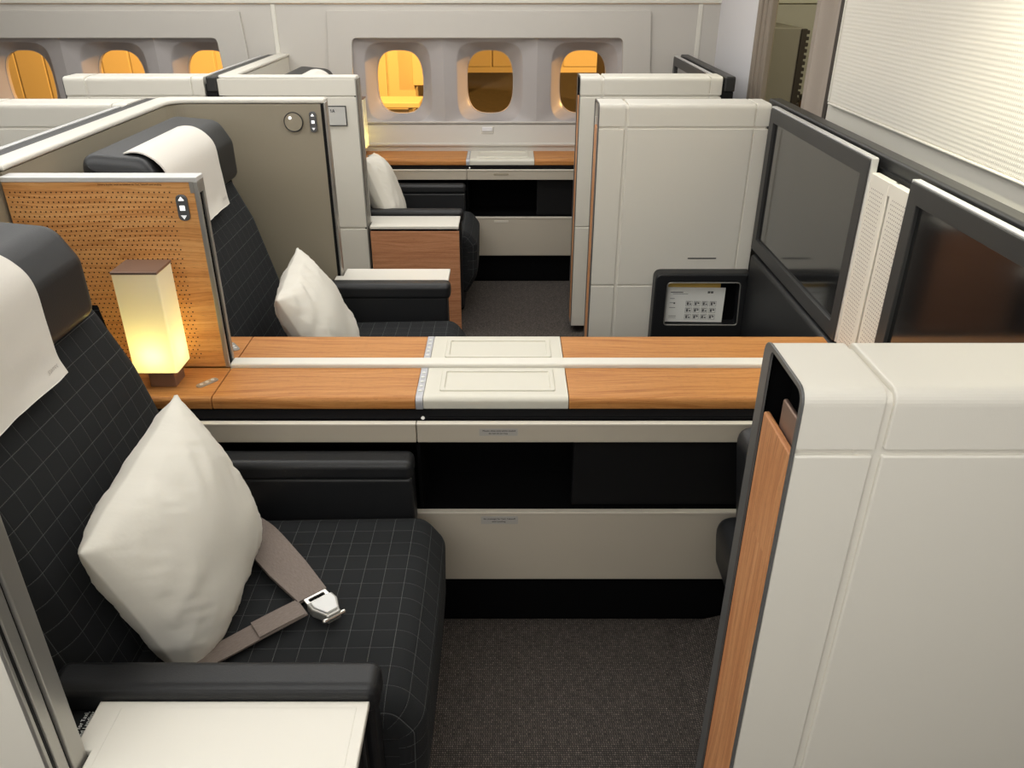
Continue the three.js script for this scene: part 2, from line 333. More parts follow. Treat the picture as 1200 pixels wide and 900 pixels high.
// fuselage side with the windows
const ZW = -4.95;
function superEllipse(w, h, n, k, cx, cy) { const o = []; for (let i = 0; i < k; i++) { const a = i / k * Math.PI * 2, c = Math.cos(a), s = Math.sin(a); o.push(new THREE.Vector2(cx + Math.sign(c) * Math.pow(Math.abs(c), 2 / n) * w / 2, cy + Math.sign(s) * Math.pow(Math.abs(s), 2 / n) * h / 2)); } return o; }
const WINDOWS = [-0.636, -0.1, 0.452, -1.758, -2.288, -2.84];
const WY = 1.097, RECESS = [[-0.882, 0.66], [-3.08, -1.652]];
{
  const w = structure('wall_left');
  const sh = rectPath(-4.6, 3.2, -0.04, 1.525, 0);
  for (const [a, b] of RECESS) sh.holes.push(new THREE.Path(roundPoly([[a - 0.03, 0.885, .01], [a, 1.349, .03], [b, 1.349, .03], [b + 0.03, 0.885, .01]].reverse())));
  const g = extrude(sh, 0.04, 0, 1); g.translate(0, 0, ZW - 0.04); part('side_panel', boxUV(g), M.wall, w);
  // raised surround round each group of windows
  for (const [a, b] of RECESS) {
    const s2 = new THREE.Shape(roundPoly([[a - 0.17, 0.9, .004], [a - 0.13, 1.493, .015], [b + 0.15, 1.493, .015], [b + 0.19, 0.9, .004]].reverse()));
    s2.holes.push(new THREE.Path(roundPoly([[a - 0.03, 0.87, .01], [a, 1.349, .03], [b, 1.349, .03], [b + 0.03, 0.87, .01]])));
    const s3 = new THREE.Shape(roundPoly([[a - 0.17, 0.886, .004], [a - 0.13, 1.493, .015], [b + 0.15, 1.493, .015], [b + 0.19, 0.886, .004]].reverse()));
    s3.holes.push(new THREE.Path(roundPoly([[a - 0.029, 0.888, .008], [a, 1.349, .03], [b, 1.349, .03], [b + 0.029, 0.888, .008]])));
    const q = extrude(s3, 0.012, 0.004, 3); q.translate(0, 0, ZW + 0.0025); part('window_surround', boxUV(q), M.wall, w);
  }
  part('upper_panel', box(-4.6, 3.2, 1.527, CEIL + .02, ZW - 0.04, ZW + 0.014, 0.006, 3), M.creamLite, w);
  for (const x of [-1.315, 1.09]) part('joint_strip', box(x - 0.013, x + 0.013, 0.76, 1.527, ZW - 0.01, ZW + 0.006, 0.005, 3), M.creamLite, w);
  const lt = structure('trim_2'); part('ledge_panel', alongX([new THREE.Vector2(ZW - .01, 0.70), new THREE.Vector2(ZW + .02, 0.70), new THREE.Vector2(ZW + .02, 0.752), new THREE.Vector2(ZW + 0.034, 0.756), new THREE.Vector2(ZW + 0.034, 0.766), new THREE.Vector2(ZW + 0.022, 0.770), new THREE.Vector2(ZW + 0.012, 0.872), new THREE.Vector2(ZW - .01, 0.886)].reverse(), -4.5, 1.19), M.wall, lt);
  WINDOWS.forEach((cx, i) => {
    const W = structure(`window_${i + 1}`);
    // moulded reveal: a rectangular bay that narrows into the pane opening
    const K = 96, rings = [], sorted = (i < 3 ? WINDOWS.slice(0, 3) : WINDOWS.slice(3)).slice().sort((p, q) => p - q), si = sorted.indexOf(cx), bayL = si > 0 ? (sorted[si - 1] + cx) / 2 : 0, bayR = si < 2 ? (sorted[si + 1] + cx) / 2 : 0;
    const left = i % 3 === (i < 3 ? 0 : 2), right = i % 3 === (i < 3 ? 2 : 0);
    const rec = RECESS[i < 3 ? 0 : 1], xl = left ? rec[0] - 0.03 : bayL, xr = right ? rec[1] + 0.03 : bayR;
    const stepsN = 9;
    for (let s = 0; s <= stepsN; s++) {
      const t = s / stepsN, e = smooth(0, 1, t);
      const inner = superEllipse(lerp(0.425, 0.278, Math.pow(t, 0.75)), lerp(0.452, 0.36, t), lerp(5, 2.9, e), K, cx, WY + lerp(0.012, 0, t));
      const outer = superEllipse(xr - xl, 0.47, 60, K, (xl + xr) / 2, 1.117);
      const k = s === 0 ? 0 : 1;
      rings.push(inner.map((p, j) => { const q = s === 0 ? outer[j] : p; return [q.x, q.y, s === 0 ? ZW - 0.012 : lerp(ZW - 0.012, ZW - 0.115, Math.pow(t, 0.9))]; }));
    }
    const pos = [], idx = [];
    for (const r of rings) for (const p of r) pos.push(...p);
    for (let s = 0; s < rings.length - 1; s++) for (let j = 0; j < K; j++) { const a = s * K + j, b = s * K + (j + 1) % K, c = a + K, d = b + K; idx.push(a, b, c, b, d, c); }
    const g2 = new THREE.BufferGeometry(); g2.setAttribute('position', new THREE.Float32BufferAttribute(pos, 3)); g2.setIndex(idx); g2.computeVertexNormals();
    g2.setAttribute('uv', new THREE.Float32BufferAttribute(new Float32Array(pos.length / 3 * 2), 2));
    part('window_reveal', g2, M.recess, W);
    const fr = new THREE.Shape(superEllipse(0.31, 0.392, 2.9, 64, cx, WY)); fr.holes.push(new THREE.Path(superEllipse(0.272, 0.354, 2.9, 64, cx, WY)));
    const fg = extrude(fr, 0.03, 0.002, 1); fg.translate(0, 0, ZW - 0.146); part('window_frame', boxUV(fg), M.recess, W);
    const pg = extrude(new THREE.Shape(superEllipse(0.276, 0.358, 2.9, 64, cx, WY)), 0.004, 0, 1); pg.translate(0, 0, ZW - 0.135); part('pane', pg, M.pane, W);
  });
}
// front of the cabin: bulkheads and doorway
{
  const w = structure('wall_front');
  part('front_panel', box(1.2, 1.225, 0, CEIL, -4.99, -4.13, 0.004), M.wallWhite, w);
  part('right_panel', box(1.2, 1.26, 0, CEIL, -0.12, 1.0, 0.004), M.wallWhite, w);
  const k = structure('wall_bulkhead');
  part('bulkhead_panel', box(1.2, 1.27, 0, CEIL, -3.13, -0.85, 0.004), M.creamLite, k);
  part('textured_panel', box(1.188, 1.2, 1.262, CEIL - 0.01, -3.09, -0.87, 0.008, 3), M.dash, k, 'cream relief panel pressed with rows of small dashes');
  part('panel_rail', box(1.183, 1.2, 1.256, 1.264, -3.094, -0.87, 0.005, 3), M.creamLite, k);
  part('panel_rail', box(1.184, 1.2, 1.264, CEIL - .01, -3.1, -3.088, 0.004, 3), M.creamLite, k);
  part('end_strip', box(1.196, 1.28, 0, CEIL, -3.165, -3.128, 0.004), M.darkEdge, k, 'dark brown edge strip');
  const t = structure('trim_1');
  for (const [z0, z1, x0] of [[-4.165, -4.115, 1.185], [-4.118, -4.062, 1.172], [-4.066, -4.02, 1.182], [-4.024, -3.965, 1.19]]) part('doorway_moulding', box(x0, 1.222, 0, CEIL, z0, z1, 0.008, 3), M.jamb, t);
  const gw = structure('wall_galley');
  part('galley_panel', box(2.6, 2.66, 0, CEIL, -5.3, 1.0, 0.002, 1), M.galley, gw);
  part('galley_panel', box(1.26, 2.66, 0, CEIL, -4.985, -4.96, 0.002, 1), M.galley, gw);
}
// ceiling lamps
CEILING_LAMPS.forEach(([x, z, w, d, L, c]) => {
  const t = thing('ceiling_light_panel', 'long flush light panel in the cabin ceiling', 'ceiling light', [x, CEIL - 0.03, z], 'ceiling light panels');
  part('frame', box(x - w / 2 - .03, x + w / 2 + .03, CEIL - 0.03, CEIL, z - d / 2 - .03, z + d / 2 + .03, 0.006), M.ceiling, t);
  const col = new THREE.Color(...c);
  const dm = std({ color: S(255, 255, 255), emissive: col, emissiveIntensity: 0.9 });
  part('diffuser', box(x - w / 2, x + w / 2, CEIL - 0.034, CEIL - 0.028, z - d / 2, z + d / 2, 0.002), dm, t);
  const l = new THREE.RectAreaLight(col, L, w, d); l.position.set(x, CEIL - 0.04, z); l.rotation.x = -Math.PI / 2; scene.add(l);
});

FILL_STRIPS.forEach(([x, y, z, w, h, tilt, L, c]) => {
  const t = thing('added_fill_light', 'long unseen fill strip added above the side wall opposite the windows', 'fill light', [x, y, z]);
  const col = new THREE.Color(...c);
  part('housing', M4(box(-w / 2 - .03, w / 2 + .03, -h / 2 - .03, h / 2 + .03, 0.004, 0.04, 0.006), RX(tilt), TR(x, y, z)), M.ceiling, t);
  part('diffuser', M4(box(-w / 2, w / 2, -h / 2, h / 2, 0, 0.006, 0.002), RX(tilt), TR(x, y, z)), std({ color: S(255, 255, 255), emissive: col, emissiveIntensity: 0.9 }), t);
  const l = new THREE.RectAreaLight(col, L, w, h); l.position.set(x, y - 0.004, z - 0.006); l.rotation.x = tilt; scene.add(l);
});
// ---------------------------------------------------------------- suite shells (front partitions with the sliding door)
function capProfile(z0, z1, y0, y1, r) { return roundPoly([[z0, y0, 0], [z1, y0, 0], [z1, y1, r], [z0, y1, r]], 8); }
function shell(label, x0, x1, zo = -0.815, zi = -0.966, lower = true) {
  const t = thing('suite_shell', label, 'partition', [(x0 + x1) / 2, 0, (zo + zi) / 2], 'front shells of the suites');
  const cx = x0 + 0.104, rx = x1 - 0.055, gp = 0.0055;
  part('core', box(x0 + 0.07, x1 - 0.002, 0.03, 1.257, zi + 0.005, zo - 0.005, 0.012, 3), M.cream, t);
  for (const [a, b] of [[x0 + .003, cx - gp], [cx + gp, rx - .002], [rx + .002, x1]]) {
    const first = a < x0 + .01;
    if (first) {                                                    // hollow end piece over the door slot
      const sp = roundPoly([[zi, 1.187, 0], [zi + .014, 1.187, 0], [zi + .014, 1.256, .012], [zo - .006, 1.256, .012], [zo - .006, 1.187, 0], [zo, 1.187, 0], [zo, 1.265, .02], [zi, 1.265, .02]], 8);
      part('top_cap', alongX(sp, a, b, 0.001), M.cream, t);
      for (const [q0, q1] of [[zi + .006, zi + .014], [zo - .013, zo - .006]]) part('seam_filler', box(x0 + .004, x0 + .075, 0.05, 1.2, q0, q1, 0.001, 1), M.cream, t);
    } else part('top_cap', alongX(capProfile(zi, zo, 1.187, 1.265, 0.02), a, b, 0.0025), M.cream, t);
    for (const z of [[zo - 0.014, zo], [zi, zi + 0.014]]) {
      part('face_panel', box(a, b, 0.572, 1.177, z[0], z[1], 0.003), M.cream, t);
      part('face_panel', box(a, b, 0.04, 0.566, z[0], z[1], 0.003), M.cream, t);
    }
  }
  // grey end frame round the door slot
  const fr = new THREE.Shape(roundPoly([[zi - 0.001, 0.03, 0], [zo + 0.001, 0.03, 0], [zo + 0.001, 1.267, .024], [zi - 0.001, 1.267, .024]].map(p => [-p[0], p[1], p[2]])));
  fr.holes.push(new THREE.Path(roundPoly([[zi + 0.025, 0.04, 0], [zo - 0.0045, 0.04, 0], [zo - 0.0045, 1.2615, .018], [zi + 0.025, 1.2615, .012]].map(p => [-p[0], p[1], p[2]]))));
  const g = extrude(fr, 0.002, 0.0008, 2); g.rotateY(Math.PI / 2); g.translate(x0 + 0.0004, 0, 0); part('end_frame', boxUV(g), M.greyFrame, t, 'grey metal frame round the door slot');
  part('slot', box(x0 + 0.04, x0 + 0.07, 0.04, 1.255, zi + 0.0145, zo - 0.0065, 0.001), M.niche, t);
  part('slot_liner', box(x0 + 0.0035, x0 + 0.06, 0.04, 1.2555, zi + 0.0142, zi + 0.0168, 0.001, 1), M.niche, t);
  part('slot_liner', box(x0 + 0.0035, x0 + 0.06, 1.254, 1.2562, zi + 0.0145, zo - 0.0065, 0.001, 1), M.niche, t);
  part('door_leaf', box(x0 + 0.002, x0 + 0.011, 0.04, 1.172, zi + 0.029, zo - 0.0135, 0.003, 2, true), M.woodDoor, t, 'wood leading edge of the sliding door');
  part('door_latch', box(x0 + 0.013, x0 + 0.02, 0.9, 1.208, zi + 0.06, zo - 0.014, 0.003), M.bronze, t, 'brown metal latch plate');
  return t;
}
const SH_DX = -2.355;
withT(NEAR, () => shell('cream suite partition with exposed wood sliding door edge, beside the dark carpeted foot space', 0.344, 0.975));
withT(FAR, () => shell('cream suite partition behind the black literature pocket, across the wooden console', 0.334, 0.962));
withT(shiftZ(-3.035), () => shell('cream suite partition across the aisle, next to the orange-lit cabin windows and wooden window console', 0.332, 0.982));
withT({ ...FAR, dx: SH_DX }, () => shell('cream partition top of the middle suite behind the taupe panelled wall', 0.38, 0.975));
withT(shiftZ(-3.035, SH_DX), () => shell('cream partition top below the windows, behind the plate reading 1A', 0.335, 0.975));

// ---------------------------------------------------------------- rear partitions
function planL(off, inner) {   // plan of aisle side + rounded corner + rear wall, near coordinates
  const xo = -1.325 - off, xi = -1.253 + inner, zo = -0.795 + off, zi = -0.865 - inner, xe = -0.685;
  return roundPoly([[xe, zo, 0], [xo, zo, .06], [xo, -1.99, 0], [xi, -1.99, 0], [xi, zi, .07], [xe, zi, 0]], 10);
}
function rearPartition(label, zEnd, lining = M.taupe) {
  const t = thing('rear_partition', label, 'partition', [-1.0, 0, -0.83], 'rear partitions of the suites');
  const P = (pts) => pts.map(p => new THREE.Vector2(p.x, p.y < -1.9 ? zEnd : p.y));
  part('wall_board', raised(P(planL(-0.006, -0.006)), 0.02, 1.25, 0.002), lining, t, 'smooth inner lining');
  part('outer_panel', box(-1.318, -0.69, 0.566, 1.178, -0.803, -0.795, 0.003), M.cream, t);
  part('outer_panel', box(-1.318, -0.69, 0.03, 0.558, -0.803, -0.795, 0.003), M.cream, t);
  part('top_rail', raised(P(planL(0, 0)), 1.252, 1.268, 0.007, 4), M.cream, t);
  part('top_band', box(-1.318, -0.69, 1.183, 1.256, -0.803, -0.794, 0.003), M.cream, t);
  part('end_post', box(-0.687, -0.678, 0.02, 1.258, -0.868, -0.832, 0.003), M.metal, t, 'brushed metal door post');
  part('end_post', box(-0.69, -0.682, 0.02, 1.258, -0.829, -0.806, 0.003), M.metal, t);
  part('end_post', box(-0.692, -0.685, 0.02, 1.258, -0.807, -0.793, 0.003), M.metal, t);
  part('door_gap', box(-0.70, -0.6845, 0.02, 1.25, -0.86, -0.80, 0.001, 1), M.black, t);
  return t;
}
function buttonOval(parent, x, y, z, w, h) {
  const o = new THREE.Shape(roundPoly([[-w / 2, -h / 2, w / 2], [w / 2, -h / 2, w / 2], [w / 2, h / 2, w / 2], [-w / 2, h / 2, w / 2]]));
  const g = extrude(o, 0.004, 0.0015, 2); const b = part('control_button', M4(boxUV(g), TR(x, y, z)), M.button, parent, 'grey oval control with lit symbols');
  const tri = (yy, s) => { const q = new THREE.ShapeGeometry(new THREE.Shape([new THREE.Vector2(-w * .26, 0), new THREE.Vector2(w * .26, 0), new THREE.Vector2(0, s * w * .36)])); if (s < 0) flipGeo(q); return M4(q, TR(x, y + yy, z + 0.0062)); };
  const sq = new THREE.PlaneGeometry(w * .44, w * .44); sq.translate(x, y, z + 0.0062);
  const mk = (name, q) => { const m = part(name, q, M.glow, b); return m; };
  mk('symbol', tri(h * .28, 1)); mk('symbol', sq); mk('symbol', tri(-h * .28, -1));
  return b;
}
withT(NEAR, () => rearPartition('cream rear partition with brushed metal door post beside the white side table', -1.99));
withT(FAR, () => {
  const t = rearPartition('taupe lined rear partition with round reading light, behind the seat beyond the wooden console', -1.99);
  const zi = -0.866;
  const g = new THREE.CylinderGeometry(0.034, 0.034, 0.008, 40); g.rotateX(Math.PI / 2); g.translate(-0.805, 1.187, zi - 0.002); const l = part('reading_light', g, M.taupe, t, 'round reading light with a small lit spot');
  const r = new THREE.TorusGeometry(0.0345, 0.0022, 8, 40); r.translate(-0.805, 1.187, zi - 0.005); part('ring', r, M.charcoal, l);
  const s = new THREE.CylinderGeometry(0.0058, 0.0058, 0.004, 16); s.rotateX(Math.PI / 2); s.translate(-0.816, 1.202, zi - 0.006); part('lit_spot', s, M.glow, l);
});
withT(NEAR, () => { const t = scene.children.find(o => o.name === 'rear_partition_001'); buttonOval(t, -0.731, 1.187, 2 * C0 + 0.866 + 0.001, 0.026, 0.075); });
withT({ dx: 0, zmap: z => z > -0.9 ? z - 3.055 : -3.955 + (z + 0.9) * 1.03, flip: false }, () => {
  const t = rearPartition('cream rear partition carrying the plate 1A, across the aisle', -1.86, M.creamLite);
  const pl = part('seat_plate', box(-0.826, -0.744, 1.054, 1.137, -0.797, -0.789, 0.002), M.alu, t, 'silver seat number plate');
  part('plate_edge', [box(-0.829, -0.741, 1.136, 1.14, -0.797, -0.788, 0.001, 1), box(-0.829, -0.741, 1.051, 1.055, -0.797, -0.788, 0.001, 1), box(-0.829, -0.825, 1.051, 1.14, -0.797, -0.788, 0.001, 1), box(-0.745, -0.741, 1.051, 1.14, -0.797, -0.788, 0.001, 1)], M.charcoal, pl);
  part('lettering', M4(textGeo('1A', 0.014), TR(-0.817, 1.111, -0.7885)), M.ink, pl);
});

// ---------------------------------------------------------------- screens, black rails, front panel between the screens
function screenTV(label) {
  const z0 = -1.878, z1 = -1.0, y0 = 0.738, y1 = 1.258, x = 0.95;
  const t = thing('seat_screen', label, 'screen', [x, y0, (z0 + z1) / 2], 'wide seat screens');
  const fr = new THREE.Shape(roundPoly([[-z0, y0, .008], [-z1, y0, .008], [-z1, y1, .008], [-z0, y1, .008]].reverse()));
  const b = 0.046; fr.holes.push(new THREE.Path(roundPoly([[-z0 - b, y0 + b, .003], [-z1 + b, y0 + b, .003], [-z1 + b, y1 - b, .003], [-z0 - b, y1 - b, .003]])));
  const g = extrude(fr, 0.012, 0.002, 2); g.rotateY(Math.PI / 2); g.translate(x, 0, 0); const f = part('bezel', boxUV(g), M.bezel, t);
  part('display', box(x + 0.008, x + 0.012, y0 + b - .002, y1 - b + .002, z0 + b - .002, z1 - b + .002, 0.0005, 1), M.screen, t, 'dark glossy display');
  part('back_cover', box(x + 0.014, x + 0.03, y0 + .01, y1 - .004, z0 + .006, z1 - .006, 0.004), M.black, t);
  part('edge_trim', [box(x + 0.002, x + 0.02, y1 - 0.001, y1 + 0.005, z0 - .002, z1 + .002, 0.002), box(x + 0.002, x + 0.02, y0, y1 + .004, z1 - 0.001, z1 + 0.006, 0.002), box(x + 0.002, x + 0.02, y0, y1 + .004, z0 - 0.006, z0 + 0.001, 0.002)], M.alu, t, 'thin silver edge');
  return t;
}
withT(NEAR, () => screenTV('black screen with a brownish dim reflection above the large cream partition'));
withT(FAR, () => screenTV('grey reflecting screen beside the black literature pocket'));
withT(shiftZ(-3.0), () => screenTV('screen corner showing above the partition by the cabin windows'));
withT({ ...FAR, dx: SH_DX }, () => screenTV('screen seen edge-on behind the taupe rear partition'));
withT(shiftZ(-3.0, SH_DX), () => screenTV('screen seen edge-on below the windows behind the plate 1A'));
function blackRail(label, z0, z1) {
  const t = thing('screen_rail', label, 'rail', [1.0, 0.4, (z0 + z1) / 2], 'black rails behind the screens');
  part('rail', box(0.99, 1.038, 1.2, 1.267, z0, z1, 0.008, 3), M.charcoal, t);
  part('rail_lip', box(0.982, 0.991, 1.12, 1.235, z0 + .01, z1 - .01, 0.003), M.black, t);
  part('end_board', box(0.99, 1.034, 0.03, 1.2, z0 + 0.004, z1 - 0.004, 0.004), M.black, t);
}
withT(NEAR, () => blackRail('black rail running behind the two large screens, under the lit relief panel', -3.17, -0.82));
withT(NEAR, () => blackRail('black rail behind the screen near the cabin windows', -4.9, -3.84));
withT({ ...NEAR, dx: SH_DX }, () => blackRail('dark grey rail running beside the rear taupe partition', -3.17, -0.82));
withT({ ...NEAR, dx: SH_DX }, () => blackRail('black rail end between two cream partition tops by the plate 1A', -4.9, -3.84));
{
  const t = thing('perforated_panel', 'narrow cream perforated panel with centre slot between the two screens', 'panel', [0.96, 0.72, -2]);
  for (const [a, b] of [[-2.117, -2.004], [-1.99, -1.879]]) {
    const p = part('perforated_board', box(0.958, 0.98, 0.735, 1.225, a, b, 0.002), M.creamLite, t);
    const hs = []; const n = 8;
    for (let r = 0; r < 42; r++) for (let k = 0; k < n; k++) { const q = new THREE.CircleGeometry(0.0021, 6); q.rotateY(-Math.PI / 2); q.translate(0.9576, 0.75 + r * 0.0107, a + 0.018 + (k + (r % 2) * .5) * 0.0098); hs.push(q); }
    const h = part('perforations', hs, M.holeGrey, p); h.userData.kind = 'stuff';
  }
  part('slot', box(0.972, 0.98, 0.735, 1.225, -2.006, -1.988, 0.001, 1), M.charcoal, t);
  part('slot_rail', box(0.966, 0.98, 0.735, 1.19, -1.9985, -1.9925, 0.002), M.metal, t);
  part('board_bridge', box(0.9585, 0.98, 1.192, 1.225, -2.005, -1.989, 0.001), M.creamLite, t);
}
// black leather foot space under the screens, with the literature pocket
{
  const t = thing('literature_pocket', 'black moulded side panel with a silver-rimmed literature pocket under the grey screen', 'pocket', [0.77, 0, -3.0]);
  const sh = new THREE.Shape(roundPoly([[0.583, 0.02, 0], [0.955, 0.02, 0], [0.955, 0.642, .002], [0.583, 0.642, .03]]));
  sh.holes.push(new THREE.Path(roundPoly([[0.632, 0.426, .012], [0.632, 0.606, .014], [0.918, 0.606, .014], [0.926, 0.426, .012]])));
  const g = extrude(sh, 0.05, 0.008, 4); g.translate(0, 0, -3.0205); part('side_panel', boxUV(g), M.leather, t);
  part('pocket_back', box(0.62, 0.935, 0.41, 0.62, -3.03, -3.018, 0.001, 1), M.niche, t);
  const r0 = roundPoly([[0.632, 0.426, .012], [0.926, 0.426, .012], [0.918, 0.606, .014], [0.632, 0.606, .014]]);
  const tube = new THREE.TubeGeometry(new THREE.CatmullRomCurve3(densify(r0, .02).map(p => new THREE.Vector3(p.x, p.y, -2.962)), true), 160, 0.0026, 8, true);
  part('pocket_rim', tube, M.metal, t, 'thin silver rim');
  const c = thing('booklet', 'yellow-topped booklet behind the white safety card in the pocket', 'booklet', [0.73, 0.43, -3.0]);
  part('cover', M4(box(-0.105, 0.105, 0, 0.166, -0.002, 0.002, 0.0008, 1), RX(-0.06), TR(0.748, 0.43, -2.996)), M.paperYellow, c);
  const s = thing('safety_card', 'white safety card with grey pictograms in the black pocket', 'card', [0.73, 0.43, -2.99]);
  const mm = [RX(-0.04), RZ(-0.012), TR(0.752, 0.429, -2.988)];
  part('card', M4(box(-0.118, 0.118, 0, 0.146, -0.001, 0.001, 0.0005, 1), ...mm), M.paper, s);
  const pr = [];
  const R = (x, y, w, h) => { const q = new THREE.PlaneGeometry(w, h); q.translate(x + w / 2, y + h / 2, 0.0015); pr.push(q); };
  for (let r = 0; r < 3; r++) for (let k = 0; k < 4; k++) { const x = -0.035 + k * 0.032, y = 0.012 + r * 0.028; R(x, y, 0.026, 0.001); R(x, y + 0.02, 0.026, 0.001); R(x, y, 0.001, 0.02); R(x + 0.025, y, 0.001, 0.02); R(x + 0.004, y + 0.004, 0.008, 0.011); R(x + 0.015, y + 0.005 + (k % 2) * .004, 0.007, 0.006); R(x + 0.003, y + 0.016, 0.018, 0.002); }
  R(-0.1, 0.124, 0.05, 0.003); R(-0.09, 0.118, 0.06, 0.0015); R(-0.1, 0.098, 0.018, 0.002); R(-0.1, 0.08, 0.02, 0.002); R(-0.084, 0.076, 0.006, 0.007); R(-0.1, 0.06, 0.024, 0.002); R(-0.1, 0.024, 0.03, 0.002); R(-0.1, 0.017, 0.03, 0.0015); R(0.048, 0.122, 0.01, 0.009); R(0.06, 0.122, 0.01, 0.009);
  part('print', M4(mergeGeometries(pr), ...mm), M.paperInk, s);
  const f = thing('footwell_lining', 'black leather lining under the grey screen', 'panel', [0.95, 0, -2.6]);
  part('lining', softLoft(roundPoly([[0.945, 0.03, 0], [0.985, 0.03, 0], [0.985, 0.735, .004], [0.94, 0.722, .02]]), -2.962, -2.05, 0.012), M.leather, f);
}
withT(NEAR, () => {
  const t = thing('foot_ottoman', 'black leather ottoman against the cream partition, beside the beige console front', 'ottoman', [0.7, 0, -1.4]);
  part('base', box(0.62, 0.94, 0.05, 0.30, -1.69, -1.01, 0.01), M.black, t);
  part('cushion', softLoft(roundPoly([[0.61, 0.19, .02], [0.94, 0.22, .02], [0.94, 0.43, .03], [0.545, 0.43, .05], [0.56, 0.29, .05]]), -1.71, -1.0, 0.035), M.leather, t);
  part('back_pad', softLoft(roundPoly([[0.60, 0.42, .01], [0.72, 0.42, .02], [0.72, 0.70, .03], [0.565, 0.70, .045]]), -1.715, -1.0, 0.03), M.leather, t);
  const r = thing('floor_ramp', 'carpeted ramp rising under the black ottoman', 'ramp', [0.6, 0, -1.4]);
  const g = extrude(new THREE.Shape([new THREE.Vector2(0.478, 0.0), new THREE.Vector2(0.72, 0.0), new THREE.Vector2(0.72, 0.078)]), 0.72, 0, 1); g.translate(0, 0, -1.735);
  const p = part('ramp_carpet', boxUV(g), M.carpet, r); 
});

